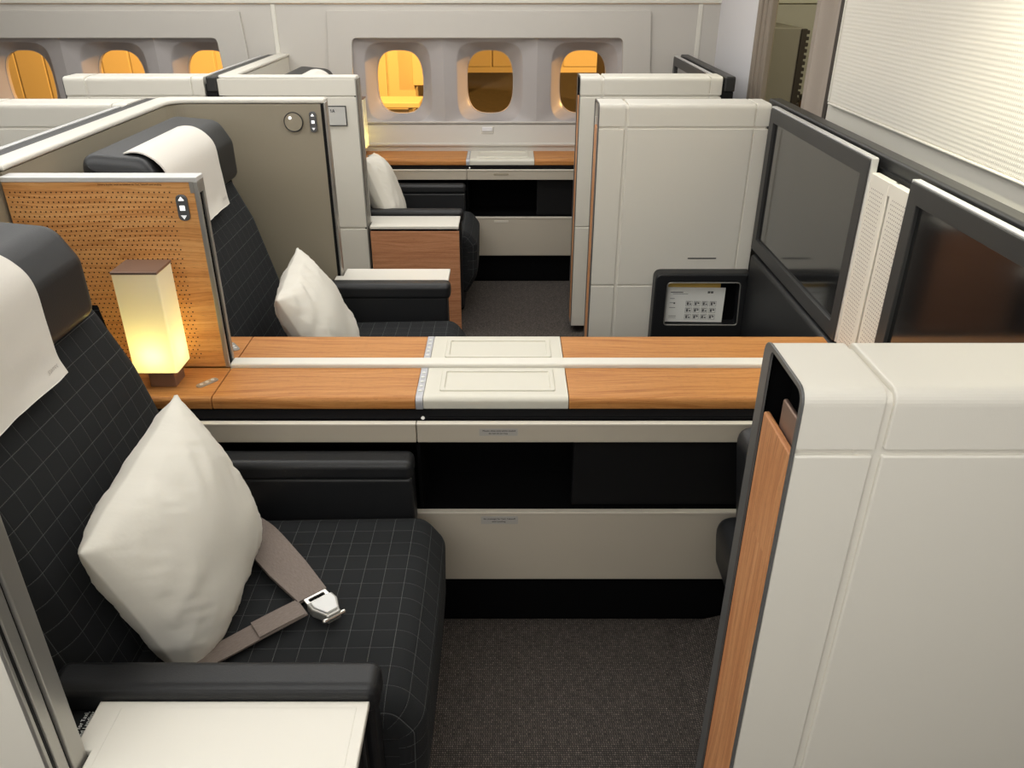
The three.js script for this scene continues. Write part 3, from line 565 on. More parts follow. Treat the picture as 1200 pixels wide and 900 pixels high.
// ---------------------------------------------------------------- consoles
const YT = 0.722;
function nosing(x0, x1, zf, zb, y0, y1, r = 0.016) { return alongX(roundPoly([[zb, y0, 0], [zf, y0, .004], [zf, y1, r], [zb, y1, 0]], 8), x0, x1, 0.001); }
function console_(label, front, zBack, thick) {
  const t = thing('side_console', label, 'console', [0.0, 0, (-1.74 + zBack) / 2], 'wooden side consoles');
  const zf = -1.80, x0 = -1.25, x1 = 0.955;
  const wood = [[x0, -0.762], [-0.759, -0.2365], [0.1605, x1]];
  wood.forEach(([a, b]) => { const g = nosing(a, b, zf, zBack, 0.689, YT, 0.026); const p = part('wood_top', g, M.woodTop, t, 'oak veneer top');
    if (b === -0.762) { const sh = new THREE.Shape(roundPoly([[-0.031, -0.011, .011], [0.031, -0.011, .011], [0.031, 0.011, .011], [-0.031, 0.011, .011]]));
      const q = M4(extrude(sh, 0.002, 0.001, 2), RX(-Math.PI / 2), RY(0.93), TR(-0.797, YT, -1.884)); const bt = part('control_button', q, M.metal, p, 'silver control set in the wood');
      for (const k of [-1, 0, 1]) { const s = new THREE.CylinderGeometry(0.005, 0.005, 0.0014, 16); s.translate(k * 0.017, 0, 0); M4(s, RY(0.93), TR(-0.797, YT + 0.0036, -1.884)); part('symbol', s, M.inkWhite, bt); } } });
  const tr = part('service_tray', nosing(-0.2155, 0.1585, zf, zBack, 0.689, YT + .001, 0.026), M.tray, t, 'cream service tray');
  const fr = new THREE.Shape(roundPoly([[-0.176, 1.836, .006], [0.126, 1.836, .006], [0.126, -zBack - .016, .006], [-0.176, -zBack - .016, .006]]));
  fr.holes.push(new THREE.Path(roundPoly([[-0.163, 1.848, .004], [-0.163, -zBack - .028, .004], [0.113, -zBack - .028, .004], [0.113, 1.848, .004]])));
  part('raised_rim', M4(boxUV(extrude(fr, 0.0016, 0.0022, 4)), RX(-Math.PI / 2), TR(0, YT + 0.0012, 0)), M.tray, tr, 'rounded raised rim');
  const cs = part('control_strip', nosing(-0.2355, -0.2165, zf + .001, zBack, 0.688, YT + .001, 0.024), M.strip, t, 'silver control strip');
  for (let k = 0; k < 5; k++) { const s = new THREE.CylinderGeometry(0.005, 0.005, 0.002, 12); s.translate(-0.226, YT + .0016, -1.838 - k * 0.026); part('key', s, M.inkWhite, cs); }
  if (front) {
    part('recess_strip', box(x0, x1, 0.664, 0.688, -1.965, -1.755, 0.002), M.niche, t, 'black recess under the top');
    part('pull_out_edge', box(-0.2, x1, 0.680, 0.690, -1.81, -1.762, 0.002), M.niche, t);
    const kb = new THREE.CylinderGeometry(0.0045, 0.0045, 0.004, 16); kb.rotateX(Math.PI / 2); kb.rotateX(-0.6); kb.translate(-0.213, 0.688, -1.757); part('catch_button', kb, M.metal, t);
    const d1 = part('drawer_front', box(x0, -0.2305, 0.625, 0.68, -1.76, -1.74, 0.003), M.beige, t);
    part('edge_strip', box(x0, -0.2305, 0.676, 0.681, -1.76, -1.738, 0.001, 1), M.beigeEdge, d1);
    const d2 = part('drawer_front', box(-0.2285, x1, 0.625, 0.68, -1.76, -1.74, 0.003), M.beige, t);
    part('edge_strip', box(-0.2285, x1, 0.676, 0.681, -1.76, -1.738, 0.001, 1), M.beigeEdge, d2);
    part('niche_back', box(x0, x1, 0.02, 0.69, -1.966, -1.95, 0.002), M.niche, t, 'black stowage niche');
    part('niche_panel', box(0.175, x1, 0.405, 0.622, -1.80, -1.775, 0.003), M.black, t);
    part('niche_divider', box(-0.235, -0.225, 0.17, 0.625, -1.95, -1.765, 0.002), M.niche, t);
    const lp = part('lower_panel', box(x0, x1, 0.172, 0.404, -1.756, -1.742, 0.003), M.beige, t, 'beige lower front');
    part('edge_strip', box(x0, x1, 0.3995, 0.4055, -1.757, -1.740, 0.001, 1), M.beigeEdge, lp);
    part('niche_floor', box(x0, x1, 0.17, 0.398, -1.95, -1.757, 0.002, 1), M.niche, t);
    part('kick_board', box(x0, x1, 0, 0.17, -1.80, -1.765, 0.002), M.niche, t, 'black kick board');
    if (front === 1) {
      const s1 = part('label_plate', box(-0.07, 0.028, 0.646, 0.667, -1.7402, -1.7394, 0.0003, 1), M.sticker, d2);
      part('lettering', [M4(textGeo('Please stow only while seated', 0.0042, 'center'), TR(-0.02, 0.6585, -1.7391)), M4(textGeo('do not sit on tray', 0.0042, 'center'), TR(-0.022, 0.651, -1.7391))], M.ink, s1);
      const s2 = part('label_plate', box(-0.07, 0.03, 0.366, 0.392, -1.7422, -1.7414, 0.0003, 1), M.sticker, lp);
      part('lettering', [M4(textGeo('No stowage for Taxi, Takeoff', 0.0045, 'center'), TR(-0.02, 0.381, -1.7411)), M4(textGeo('and Landing', 0.0045, 'center'), TR(-0.022, 0.372, -1.7411))], M.ink, s2);
    } else {
      part('label_plate', box(-0.075, 0.01, 0.651, 0.663, -1.742, -1.7385, 0.001, 1), M.taupe, d2); part('label_plate', box(-0.075, 0.01, 0.374, 0.388, -1.744, -1.7405, 0.001, 1), M.beigeEdge, lp);
    }
  }
  return t;
}
withT(NEAR, () => console_('wooden console with cream service tray beside the seat holding the buckled belt', 1, -1.974));
withT(FAR, () => console_('wooden console half behind the white centre rail, in front of the far pillow', 0, -1.974));
withT(linZ(-1.74, -4.6, -1.974, -4.934), () => console_('wooden console running below the cabin windows', 2, -1.974));
withT(NEAR, () => {
  const t = thing('centre_rail', 'white rail dividing the two wooden consoles', 'rail', [0.1, 0.69, -1.998]);
  part('rail_cap', box(-0.765, 0.955, 0.70, 0.734, -2.02, -1.976, 0.006, 3), M.creamLite, t);
  part('rail_web', box(-0.765, 0.955, 0.02, 0.70, -2.01, -1.99, 0.002, 1), M.niche, t);
});
// body under the far console
{
  const t = thing('console_body', 'black body carrying the far half of the wooden console', 'console', [0, 0, -2.1]);
  part('body', box(-1.25, 0.94, 0.02, 0.686, -2.185, -2.024, 0.003), M.niche, t);
}

// ---------------------------------------------------------------- privacy divider of perforated wood
{
  const t = thing('privacy_divider', 'perforated wooden privacy divider with silver rim behind the lit lamp', 'divider', [-1.0, YT, -1.997]);
  const bd = part('wood_board', box(-1.25, -0.775, 0.724, 1.233, -2.012, -1.978, 0.002), M.woodDivider, t, 'oak veneer board drilled with fine holes');
  const hs = [];
  for (let r = 0; r < 38; r++) for (let k = 0; k < 33; k++) {
    const y = 1.207 - r * 0.0123, x = -0.838 - (k + (r % 2) * 0.5) * 0.0128;
    if (y < 0.748 || x < -1.243) continue;
    const q = new THREE.CircleGeometry(0.0021, 7); q.translate(x, y, -1.9775); hs.push(q);
  }
  const h = part('perforations', hs, M.hole, bd); h.userData.kind = 'stuff';
  part('top_rim', box(-1.25, -0.764, 1.232, 1.246, -2.021, -1.974, 0.003), M.alu, t, 'silver top rim');
  part('end_rim', box(-0.776, -0.764, 0.724, 1.234, -1.983, -1.974, 0.002), M.metal, t, 'silver end rim with a dark slot');
  part('end_rim', box(-0.786, -0.764, 0.724, 1.234, -2.021, -2.008, 0.002), M.metal, t);
  part('rim_cap', box(-0.786, -0.7635, 1.205, 1.236, -2.02, -1.975, 0.002), M.metal, t);
  part('end_slot', box(-0.776, -0.770, 0.724, 1.21, -2.01, -1.981, 0.001, 1), M.niche, t);
  part('lettering', M4(textGeo('Privacy Divider must be lowered for Taxi, Takeoff and Landing', 0.0038), TR(-1.012, 1.2245, -1.9774)), M.inkBrown, bd);
  buttonOval(bd, -0.811, 1.169, -1.978, 0.029, 0.066);
}
// ---------------------------------------------------------------- table lamps
function tableLamp(label) {
  const x0 = -0.968, x1 = -0.855, z0 = -1.945, z1 = -1.85, y0 = 0.768, y1 = 1.04;
  const t = thing('table_lamp', label, 'lamp', [(x0 + x1) / 2, YT, (z0 + z1) / 2], 'square table lamps');
  part('foot', box(x0 + 0.03, x1 - 0.015, YT, y0 + .002, z0 + 0.02, z1 - 0.012, 0.002), M.bronze, t, 'brown metal foot');
  part('cap', box(x0 - .001, x1 + .001, y1 - 0.003, y1 + 0.004, z0 - .001, z1 + .001, 0.0015), M.bronze, t, 'brown metal top plate');
  part('base_plate', box(x0, x1, y0 - 0.002, y0 + 0.001, z0, z1, 0.0005, 1), M.bronze, t);
  const sh = new THREE.Shape(roundPoly([[x0, -z0, .005], [x1, -z0, .005], [x1, -z1, .005], [x0, -z1, .005]].reverse()));
  const cx = (x0 + x1) / 2, cz = (z0 + z1) / 2;
  const pts = roundPoly([[x0, z1, .006], [x1, z1, .006], [x1, z0, .006], [x0, z0, .006]], 4), pos = [], idx = [], n = pts.length, nr = 12;
  for (let r = 0; r <= nr; r++) for (let i = 0; i <= n; i++) pos.push(pts[i % n].x, lerp(y0, y1 - .002, r / nr), pts[i % n].y);
  for (let r = 0; r < nr; r++) for (let i = 0; i < n; i++) { const a = r * (n + 1) + i, b = a + 1, c = a + n + 1, d = c + 1; idx.push(a, b, c, b, d, c); }
  const g = new THREE.BufferGeometry(); g.setAttribute('position', new THREE.Float32BufferAttribute(pos, 3)); g.setIndex(idx); g.computeVertexNormals();
  g.setAttribute('uv', new THREE.Float32BufferAttribute(new Float32Array(pos.length / 3 * 2), 2));
  part('shade', g, M.shade, t, 'frosted shade glowing warm yellow');
  const bm = std({ color: S(255, 240, 190), emissive: new THREE.Color(...LAMP.colour), emissiveIntensity: 3 });
  const b = new THREE.SphereGeometry(0.012, 16, 12); b.translate(cx, y0 + 0.048, cz); part('bulb', b, bm, t);
  const l = new THREE.PointLight(new THREE.Color(...LAMP.colour), LAMP.intensity); l.position.set(cx + T.dx, y0 + 0.048, T.zmap(cz)); l.castShadow = true; l.shadow.radius = 0.6; scene.add(l);
}
withT(NEAR, () => tableLamp('glowing square table lamp in front of the perforated wooden divider'));
withT(shiftZ(-2.93, 0.035), () => tableLamp('sliver of a glowing table lamp below the cabin windows, beside the plate reading 1A'));

// ---------------------------------------------------------------- seats
const headProfile = o => roundPoly([[-0.99, 1.025 - o, .03], [-0.892 + o, 1.03 - o, .035], [-0.893 + o, 1.16, .05], [-0.935, 1.232 + o, .055], [-1.105 - o, 1.248 + o, .04], [-1.115 - o, 1.1, .04]]);
function seat(label, back = 0, h0 = -1.635, h1 = -1.02) {
  const B = g => M4(g, TR(back, 0, 0));
  const t = thing('cabin_armchair', label, 'armchair', [-0.55, 0, -1.36], 'black upholstered suite seats');
  const cush = part('seat_cushion', softLoft(roundPoly([[-0.86, 0.25, .02], [-0.22, 0.12, .03], [-0.163, 0.22, .06], [-0.158, 0.40, .05], [-0.205, 0.466, .06], [-0.45, 0.462, .1], [-0.86, 0.452, .02]]), -1.668, -1.046, 0.05, 0.004), M.fabric, t, 'black fabric cushion with fine grey grid stitching');
  part('backrest', B(softLoft(roundPoly([[-0.735, 0.40, .04], [-0.862, 0.88, .2], [-0.935, 1.045, .07], [-1.02, 1.05, .05], [-1.0, 0.8, .1], [-0.88, 0.40, .03]]), -1.712, -1.035, 0.075, 0.004)), M.fabric, t, 'black fabric backrest with grey grid stitching');
  part('back_shell', B(box(-1.11, -0.98, 0.3, 1.1, h0 + .03, h1 - .03, 0.035, 4)), M.leather, t);
  part('headrest', B(softLoft(headProfile(0), h0, h1, 0.045)), M.leather, t, 'black leather headrest');
  part('seat_base', box(-0.86, -0.235, 0.02, 0.26, -1.66, -1.06, 0.02), M.black, t);
  // console side arm
  part('armrest', box(-0.79, -0.235, 0.555, 0.611, -1.737, -1.664, 0.02, 4), M.leather, t, 'black leather armrest');
  part('arm_panel', box(-0.79, -0.238, 0.40, 0.56, -1.737, -1.672, 0.012, 3), M.leather, t);
  // aisle side arm
  part('armrest', box(-0.80, -0.223, 0.535, 0.602, -1.046, -0.972, 0.022, 4), M.leather, t, 'black leather armrest');
  part('arm_panel', box(-0.80, -0.235, 0.06, 0.55, -1.04, -0.984, 0.012, 3), M.leather, t);
  return t;
}
function antimacassar(label, back = 0, z0 = -1.41, z1 = -1.04) {
  const B = g => M4(g, TR(back, 0, 0));
  const t = thing('headrest_cover', label, 'headrest cover', [-0.95, 1.03, -1.25], 'white headrest covers');
  const path = [[-1.0, 1.241], [-0.975, 1.244], [-0.945, 1.239], [-0.912, 1.218], [-0.889, 1.18], [-0.8835, 1.10], [-0.881, 1.03], [-0.872, 0.99]].map(p => new THREE.Vector2(...p));
  const cv = new THREE.SplineCurve(path).getPoints(50);
  const c = part('cloth', B(clothSheet(cv, z0, z1, 0.003, 0.006, T.flip ? 3 : 1)), M.linen, t);
  const tg = textGeo('SWISS', 0.009); if (T.flip) { tg.scale(-1, 1, 1); flipGeo(tg); }
  part('lettering', M4(tg, RY(Math.PI / 2), RZ(0.06), TR(-0.8715 + back, 1.012, (T.flip ? z1 - 0.055 : z0 + 0.055))), M.linenMark, c);
}
function pillowGeo(S0, th, sd) {
  const N = 44, pos = [], idx = [], uv = [];
  for (const side of [1, -1]) for (let j = 0; j <= N; j++) for (let i = 0; i <= N; i++) {
    const u = -1 + 2 * i / N, v = -1 + 2 * j / N;
    const bow = 0.012, x = u * (1 - bow * (1 - v * v)), y = v * (1 - bow * (1 - u * u));
    const fu = Math.pow(Math.max(0, 1 - Math.pow(Math.abs(u), 2.3)), 0.5), fv = Math.pow(Math.max(0, 1 - Math.pow(Math.abs(v), 2.3)), 0.5);
    const r = Math.hypot(u, v), edge = Math.max(Math.abs(u), Math.abs(v));
    const wr = 0.014 * noise(u * 1.3 + sd, v * 1.3, sd) + 0.011 * noise((u + v) * 1.6, (v - u) * 5, sd + 3 + side) * smooth(0.25, 0.9, edge) + 0.005 * noise((u - v) * 3, (u + v) * 11, sd + side) * smooth(0.35, 0.95, edge);
    const z = side * (th * fu * fv + 0.004) + wr * Math.pow(fu * fv, 0.5);
    pos.push(x * S0, y * S0 + 0.006 * noise(u * 3, sd, 4) * v, z); uv.push(u * S0, v * S0);
  }
  const W = N + 1, Q = W * W;
  for (let j = 0; j < N; j++) for (let i = 0; i < N; i++) { const a = j * W + i, b = a + 1, c = a + W, d = c + 1; idx.push(a, b, c, b, d, c); idx.push(a + Q, c + Q, b + Q, b + Q, c + Q, d + Q); }
  const e = (a, b) => idx.push(a, a + Q, b, b, a + Q, b + Q);
  for (let i = 0; i < N; i++) { e(i, i + 1); e(N * W + i + 1, N * W + i); e((i + 1) * W, i * W); e(i * W + N, (i + 1) * W + N); }
  const g = new THREE.BufferGeometry(); g.setAttribute('position', new THREE.Float32BufferAttribute(pos, 3)); g.setAttribute('uv', new THREE.Float32BufferAttribute(uv, 2)); g.setIndex(idx); g.computeVertexNormals(); return g;
}
function pillow(label, c, half, th, sd, lean, twist, turn) {   // leans on the backrest, face towards +x
  const t = thing('pillow', label, 'pillow', c, 'white square pillows');
  const cv = part('pillowcase', M4(pillowGeo(half, th, sd), RZ(twist), RY(Math.PI / 2 + turn), RZ(lean), TR(...c)), M.pillow, t);
}
withT(NEAR, () => {
  seat('black grid-stitched seat with open belt buckle, beside the glowing lamp');
  antimacassar('white cover on the headrest beside the glowing lamp');
  pillow('large white pillow leaning behind the belt buckle', [-0.665, 0.664, -1.31], 0.208, 0.1, 2.3, 0.2, 0.187, -0.118);
});
withT(FAR, () => {
  seat('black grid-stitched seat in front of the taupe partition with reading light', -0.075, -1.776, -1.066);
  antimacassar('white cover on the headrest in front of the taupe partition', -0.075, -1.716, -1.296);
});
withT(NEAR, () => pillow('white pillow standing in front of the taupe partition, behind the wooden console', [-0.649, 0.606, -2.56], 0.212, 0.085, 7.1, 0.413, 0.102, 0.036));
const WIN = linZ(-1.045, -4.09, -1.737, -4.6);
withT(WIN, () => { seat('black seat by the cabin windows with wood-sided table'); antimacassar('white headrest cover barely showing above the partition with the plate 1A'); });
withT(NEAR, () => pillow('white pillow on the seat by the cabin windows', [-0.656, 0.642, -4.264], 0.195, 0.08, 11.4, 0.38, -0.103, 0.05));
// side tables
function sideTable(label, mode) {
  const t = thing('side_table', label, 'side table', [-0.47, 0, -0.88], 'white side tables beside the armrests');
  const top = part('table_top', raised([[-0.703, -0.971], [-0.238, -0.971], [-0.238, -0.785], [-0.674, -0.785], [-0.674, -0.872], [-0.703, -0.872]].map(q => new THREE.Vector2(...q)).reverse(), 0.562, 0.577, 0.003, 3), M.creamLite, t, 'cream lacquered top');
  part('top_inlay', box(-0.66, -0.257, 0.5745, 0.5778, -0.957, -0.82, 0.0015, 2), M.creamLite, top);
  part('table_body', box(-0.674, -0.248, 0.05, 0.556, -0.97, -0.80, 0.008), M.black, t); part('table_shelf', box(-0.80, -0.67, 0.30, 0.556, -0.97, -0.872, 0.004), M.black, t);
  part('edge_strip', box(-0.25, -0.243, 0.05, 0.55, -0.93, -0.92, 0.002), M.charcoal, t);
  if (mode !== 'far') part('wood_front', box(-0.674, -0.236, 0.012, 0.55, -0.80, -0.787, 0.002), M.woodPanel, t, 'reddish wood front');
  if (mode === 'near') {
    const mm = [RX(-Math.PI / 2), RY(Math.PI / 2)];
    part('lettering', [M4(textGeo('No stowage for Taxi,', 0.0068), ...mm, TR(-0.7235, 0.5565, -0.893)), M4(textGeo('Takeoff and Landing', 0.0068), ...mm, TR(-0.7135, 0.5565, -0.893))].map(g => M4(g, TR(0, 0, 0.02))), M.inkWhite, t);
  }
}
withT(NEAR, () => sideTable('cream side table beside the large pillow and armrest', 'near'));
withT(FAR, () => sideTable('cream side table in front of the wood-sided table across the aisle', 'far'));
withT({ dx: 0, zmap: z => z - 3.05, flip: false }, () => sideTable('white-topped table with wood side across the aisle', 'window'));

// ---------------------------------------------------------------- seat belt of the near seat
{
  const V = (x, y, z) => new THREE.Vector3(x, y, z);
  const run = (keys, widths, dirs) => {
    const c = new THREE.CatmullRomCurve3(keys), n = 30, pts = c.getPoints(n), ac = [];
    for (let i = 0; i <= n; i++) { const f = i / n * (keys.length - 1), k = Math.min(keys.length - 2, Math.floor(f)), q = f - k; const t = pts[Math.min(n, i + 1)].clone().sub(pts[Math.max(0, i - 1)]).normalize();
      const up = dirs[k].clone().lerp(dirs[k + 1], q).normalize(); ac.push(new THREE.Vector3().crossVectors(t, up).normalize().multiplyScalar(lerp(widths[k], widths[k + 1], q) / 2)); }
    return [pts, ac];
  };
  const up = V(0, 1, 0);
  const t = thing('seat_belt', 'grey brown seat belt with a silver buckle lying open on the grid-stitched cushion', 'seat belt', [-0.45, 0.466, -1.35]);
  let [p, a] = run([V(-0.69, 0.47, -1.63), V(-0.60, 0.488, -1.535), V(-0.50, 0.486, -1.42), V(-0.425, 0.482, -1.335)], [0.092, 0.092, 0.086, 0.068], [V(.25, 1, .1), V(.1, 1, .1), up, up]);
  part('strap', ribbon(p, a, 0.008), M.belt, t, 'wide padded strap');
  [p, a] = run([V(-0.70, 0.476, -1.115), V(-0.60, 0.476, -1.165), V(-0.51, 0.482, -1.235), V(-0.435, 0.49, -1.29)], [0.05, 0.05, 0.05, 0.05], [up, up, up, V(-.2, 1, .1)]);
  part('strap', ribbon(p, a, 0.004), M.belt, t, 'narrow strap');
  [p, a] = run([V(-0.52, 0.487, -1.228), V(-0.475, 0.491, -1.262), V(-0.44, 0.494, -1.287)], [0.05, 0.05, 0.05], [up, up, up]);
  part('strap_fold', ribbon(p, a, 0.003), M.belt, t);
  // buckle
  const sh = new THREE.Shape(roundPoly([[-0.030, -0.028, .004], [0.030, -0.028, .004], [0.031, -0.005, .01], [0.018, 0.026, .006], [0.016, 0.036, .004], [-0.016, 0.036, .004], [-0.018, 0.026, .006], [-0.031, -0.005, .01]]));
  const place = [RX(-Math.PI / 2), RY(-Math.PI + 0.72), TR(-0.385, 0.485, -1.287)];
  const b = part('buckle', M4(boxUV(extrude(sh, 0.014, 0.004, 3)), ...place), M.metal, t, 'brushed silver buckle');
  const lid = new THREE.Shape(roundPoly([[-0.024, -0.022, .004], [0.024, -0.022, .004], [0.025, -0.004, .01], [0.013, 0.028, .005], [-0.013, 0.028, .005], [-0.025, -0.004, .01]]));
  part('lid', M4(boxUV(extrude(lid, 0.003, 0.0015, 2)), TR(0, 0, 0.0185), ...place), M.alu, b);
  const bar = new THREE.CapsuleGeometry(0.005, 0.046, 6, 12); bar.rotateZ(Math.PI / 2); part('roller', M4(bar, TR(0, 0.034, 0.008), ...place), M.chrome, b);
  const tg = new THREE.Shape(roundPoly([[-0.027, -0.05, .004], [0.027, -0.05, .004], [0.027, -0.024, .003], [-0.027, -0.024, .003]])); tg.holes.push(new THREE.Path(roundPoly([[-0.018, -0.044, .002], [-0.018, -0.034, .002], [0.018, -0.034, .002], [0.018, -0.044, .002]])));
  part('tongue', M4(boxUV(extrude(tg, 0.003, 0.001, 2)), TR(0, 0, 0.008), ...place), M.chrome, b, 'bright metal tongue');
}
// ---------------------------------------------------------------- details on the window ledge
{
  const t = thing('ledge_vent', 'small white recessed switch on the ledge under the middle window', 'switch', [-0.117, 0.83, ZW + 0.016]);
  part('plate', box(-0.155, -0.079, 0.822, 0.866, ZW + 0.012, ZW + 0.0205, 0.004), M.wall, t);
  part('cap', box(-0.148, -0.086, 0.838, 0.862, ZW + 0.018, ZW + 0.026, 0.004), M.wallWhite, t);
}
{
  const t = thing('panel_slot', 'thin dark slot line in the cream partition above the literature pocket', 'slot', [0.77, 0.683, -3.03]);
  part('slot', box(0.715, 0.828, 0.681, 0.6855, -3.032, -3.028, 0.0015, 1), M.charcoal, t);
}
// ---------------------------------------------------------------- curtain and galley beyond the doorway
{
  const pts = [], bk = []; const n = 90;
  for (let i = 0; i <= n; i++) { const s = i / n, z = lerp(-3.70, -3.19, s); const w = s < 0.36 ? 0.022 * Math.sin(s / 0.36 * Math.PI * 2.5) : 0.010 * Math.sin((s - .36) * 14) + 0.022 * Math.exp(-(s - .36) * 12); pts.push(new THREE.Vector2(1.30 + w, z)); }
  for (let i = n; i >= 0; i--) bk.push(new THREE.Vector2(pts[i].x + 0.006, pts[i].y));
  const t = thing('curtain', 'beige curtain hanging in the doorway beside the relief panel', 'curtain', [1.31, 0.05, -3.44]);
  part('drape', raised([...pts, ...bk].reverse(), 0.05, 2.2, 0.001, 1), M.curtain, t);
  const c = thing('galley_cabinet', 'dark grey galley cabinet with ribbed edge beyond the doorway', 'cabinet', [1.4, 0, -4.7]);
  part('body', box(1.228, 1.53, 0, 1.43, -4.94, -4.5, 0.006), M.cabinet, c);
  part('corner_post', box(1.522, 1.552, 0, 1.425, -4.52, -4.49, 0.004), M.darkEdge, c);
  for (let k = 0; k < 14; k++) part('rib', box(1.54, 1.566, 1.40 - k * 0.03, 1.418 - k * 0.03, -4.60, -4.492, 0.003), M.darkEdge, c);
  part('side_panel', box(1.53, 1.55, 0, 1.42, -4.92, -4.52, 0.003), M.cabinet, c);
  const b = thing('service_trolley', 'orange-brown trolley glimpsed between the galley cabinet and curtain', 'trolley', [1.9, 0, -4.7]);
  part('body', box(1.72, 2.05, 0.08, 1.02, -4.92, -4.62, 0.01), M.woodDoor, b); part('top', box(1.71, 2.06, 1.02, 1.05, -4.93, -4.61, 0.006), M.darkEdge, b);
  part('door', box(1.735, 2.035, 0.12, 0.98, -4.62, -4.612, 0.003), M.woodTop, b);
  const l = thing('galley_light', 'warm ceiling light in the galley', 'ceiling light', [1.95, CEIL - 0.02, -3.7]);
  const col = new THREE.Color(1, 0.95, 0.68);
  part('diffuser', box(1.75, 2.15, CEIL - 0.02, CEIL, -3.9, -3.5, 0.004), std({ color: S(255, 250, 220), emissive: col, emissiveIntensity: 0.9 }), l);
  const r = new THREE.RectAreaLight(col, 20, 0.38, 0.38); r.position.set(1.95, CEIL - 0.026, -3.7); r.rotation.x = -Math.PI / 2; scene.add(r);
}
// warm downlight over the relief panel
{
  const x = 0.86, z = -1.55;
  const t = thing('downlight', 'round warm downlight in the ceiling over the relief panel', 'ceiling light', [x, CEIL - 0.02, z]);
  const ring = new THREE.TorusGeometry(0.05, 0.008, 8, 32); ring.rotateX(Math.PI / 2); ring.translate(x, CEIL - 0.004, z); part('rim', ring, M.metal, t);
  const d = new THREE.CylinderGeometry(0.046, 0.046, 0.006, 32); d.translate(x, CEIL - 0.005, z); part('lens', d, std({ color: S(255, 250, 220), emissive: S(255, 246, 190), emissiveIntensity: 1.0 }), t);
  const s = new THREE.SpotLight(new THREE.Color(1, 0.97, 0.76), 5, 0, 0.75, 0.9, 2); s.position.set(x, CEIL - 0.02, z); s.target.position.set(1.19, 1.55, -1.7); s.castShadow = true; s.shadow.radius = 2.3; scene.add(s, s.target);
}
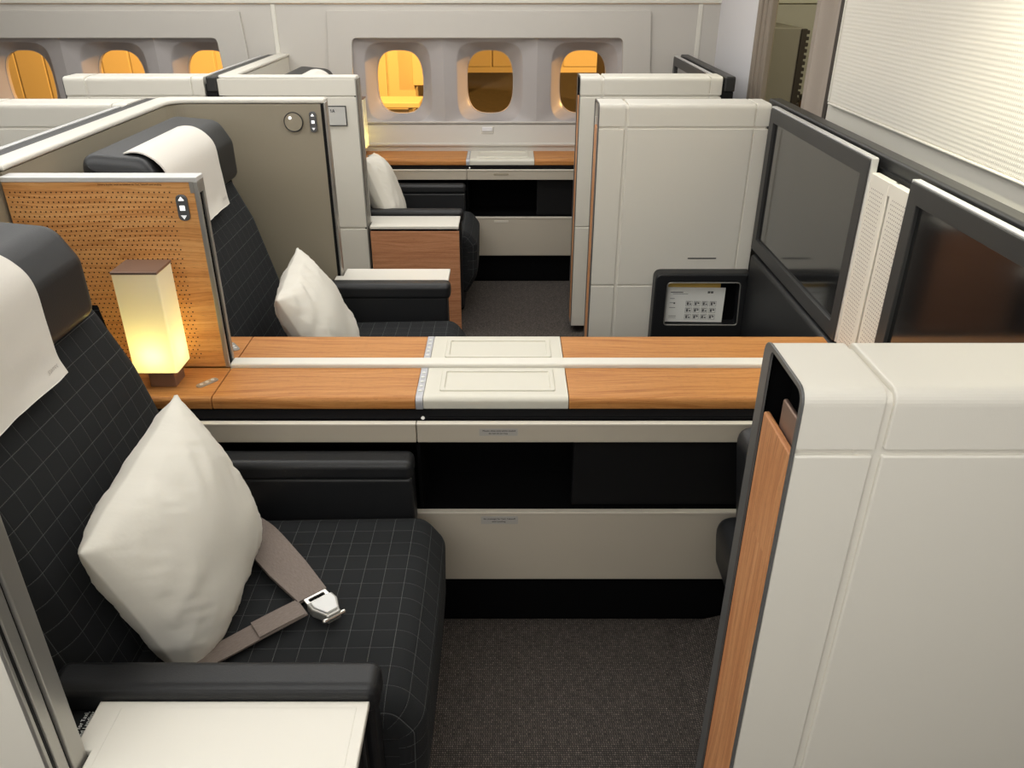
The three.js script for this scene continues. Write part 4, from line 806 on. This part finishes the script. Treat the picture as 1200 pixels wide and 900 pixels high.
// ---------------------------------------------------------------- the apron outside the windows
{
  const GY = -4.6;
  const gr = structure('ground'); part('tarmac', box(-90, 80, GY - 0.5, GY, -120, -8, 0.01, 1), M.tarmac, gr);
  const h = thing('hangar', 'orange-lit hangar wall of vertical cladding seen through the windows', 'building', [-30, GY, -44]);
  part('wall_body', box(-70, -4.6, GY, 12, -56, -42.1, 0.02, 1), M.siding, h);
  for (let k = 0; k < 46; k++) { const x = -5.2 - k * 1.4; part('cladding_panel', box(x - 0.66, x + 0.66, GY + 0.25, 12, -42.12, -42.0, 0.03, 1), M.siding, h); }
  part('pillar', box(-4.62, -3.9, GY + 1.2, 12, -43, -41.6, 0.03, 1), M.siding, h);
  const b = thing('terminal_building', 'orange-lit wall beyond the dark apron seen through the middle window', 'building', [15, GY, -60]);
  part('wall_body', box(-8, 60, GY, 13, -72, -58.1, 0.02, 1), M.siding, b);
  for (let k = 0; k < 26; k++) { const x = -7 + k * 2.4; part('cladding_panel', box(x - 1.15, x + 1.15, GY + 0.4, 1.1, -58.15, -58, 0.03, 1), M.siding, b); part('cladding_panel', box(x - 1.15, x + 1.15, 1.2, 13, -58.15, -58, 0.03, 1), M.siding, b); }
  const p = thing('loading_platform', 'low flat platform standing on the apron below the left window', 'platform', [-6.0, GY, -38]);
  part('deck', box(-8.4, -3.9, GY + 0.75, GY + 1.0, -39.4, -37.4, 0.05, 1), M.siding, p);
  for (const x of [-8, -6.9, -4.4]) part('leg', box(x - 0.12, x + 0.12, GY, GY + 0.8, -38.6, -38.3, 0.03, 1), M.siding, p);
  const v = thing('stairs_vehicle', 'dark steel stairs standing outside the right window', 'vehicle', [6, GY, -40]);
  part('body', box(4.3, 9.4, GY + 0.6, -1.1, -41, -38, 0.1, 2), M.darkSteel, v);
  part('canopy', box(4.8, 9.6, -0.3, 0.1, -41, -38, 0.05, 1), M.darkSteel, v);
  for (const x of [5, 6.1, 7.2, 8.3, 9.3]) part('post', box(x - 0.1, x + 0.1, -1.2, -0.2, -38.3, -38.1, 0.03, 1), M.darkSteel, v);
  for (const x of [5.0, 8.6]) { const q = new THREE.CylinderGeometry(0.5, 0.5, 0.4, 24); q.rotateX(Math.PI / 2); q.translate(x, GY + 0.5, -38.2); part('wheel', q, M.black, v); }
  part('step_deck', box(3.4, 4.4, GY + 1.7, GY + 1.9, -39, -38, 0.05, 1), M.siding, v); part('step_post', box(3.6, 3.8, GY, GY + 1.7, -38.6, -38.3, 0.05, 1), M.siding, v);
  const m = thing('floodlight_mast', 'sodium floodlight mast on the apron', 'floodlight', [FLOOD.pos[0], GY, FLOOD.pos[2]]);
  const [fx, fy, fz] = FLOOD.pos;
  const pole = new THREE.CylinderGeometry(0.09, 0.14, fy + 0.6 - GY, 16); pole.translate(fx + 0.5, (fy + 0.6 + GY) / 2, fz); part('pole', pole, M.metal, m);
  part('head', box(fx - 0.3, fx + 0.7, fy + 0.3, fy + 0.6, fz - 0.25, fz + 0.25, 0.05), M.darkSteel, m);
  const bl = new THREE.SphereGeometry(0.2, 20, 14); bl.translate(fx, fy, fz); part('bulb', bl, std({ color: S(255, 200, 120), emissive: new THREE.Color(...FLOOD.colour), emissiveIntensity: 4 }), m);
  const l = new THREE.PointLight(new THREE.Color(...FLOOD.colour), FLOOD.intensity); l.position.set(fx, fy, fz); l.castShadow = true; l.shadow.radius = 8; scene.add(l);
  // second floodlight by the hangar, turned to the buildings
  const hx = -8, hy = 13, hz = -26;
  const m2 = thing('floodlight_mast', 'sodium floodlight mast turned towards the hangar', 'floodlight', [hx, GY, hz]);
  const p2 = new THREE.CylinderGeometry(0.09, 0.14, hy + 0.6 - GY, 16); p2.translate(hx + 0.5, (hy + 0.6 + GY) / 2, hz); part('pole', p2, M.metal, m2);
  part('head', box(hx - 0.3, hx + 0.7, hy + 0.25, hy + 0.6, hz - 0.25, hz + 0.25, 0.05), M.darkSteel, m2);
  const b2 = new THREE.SphereGeometry(0.2, 20, 14); b2.translate(hx, hy, hz); part('bulb', b2, std({ color: S(255, 200, 120), emissive: new THREE.Color(...FLOOD.colour), emissiveIntensity: 4 }), m2);
  const sp = new THREE.SpotLight(new THREE.Color(...FLOOD.colour), FLOOD.fill, 0, 1.2, 0.6, 2); sp.position.set(hx, hy, hz - 0.3); sp.target.position.set(-4, -1, -52); sp.castShadow = true; sp.shadow.radius = 8; scene.add(sp, sp.target);
}
scene.traverse(o => { if (o.isMesh) { o.castShadow = true; o.receiveShadow = true; } });
renderer.render(scene, camera);
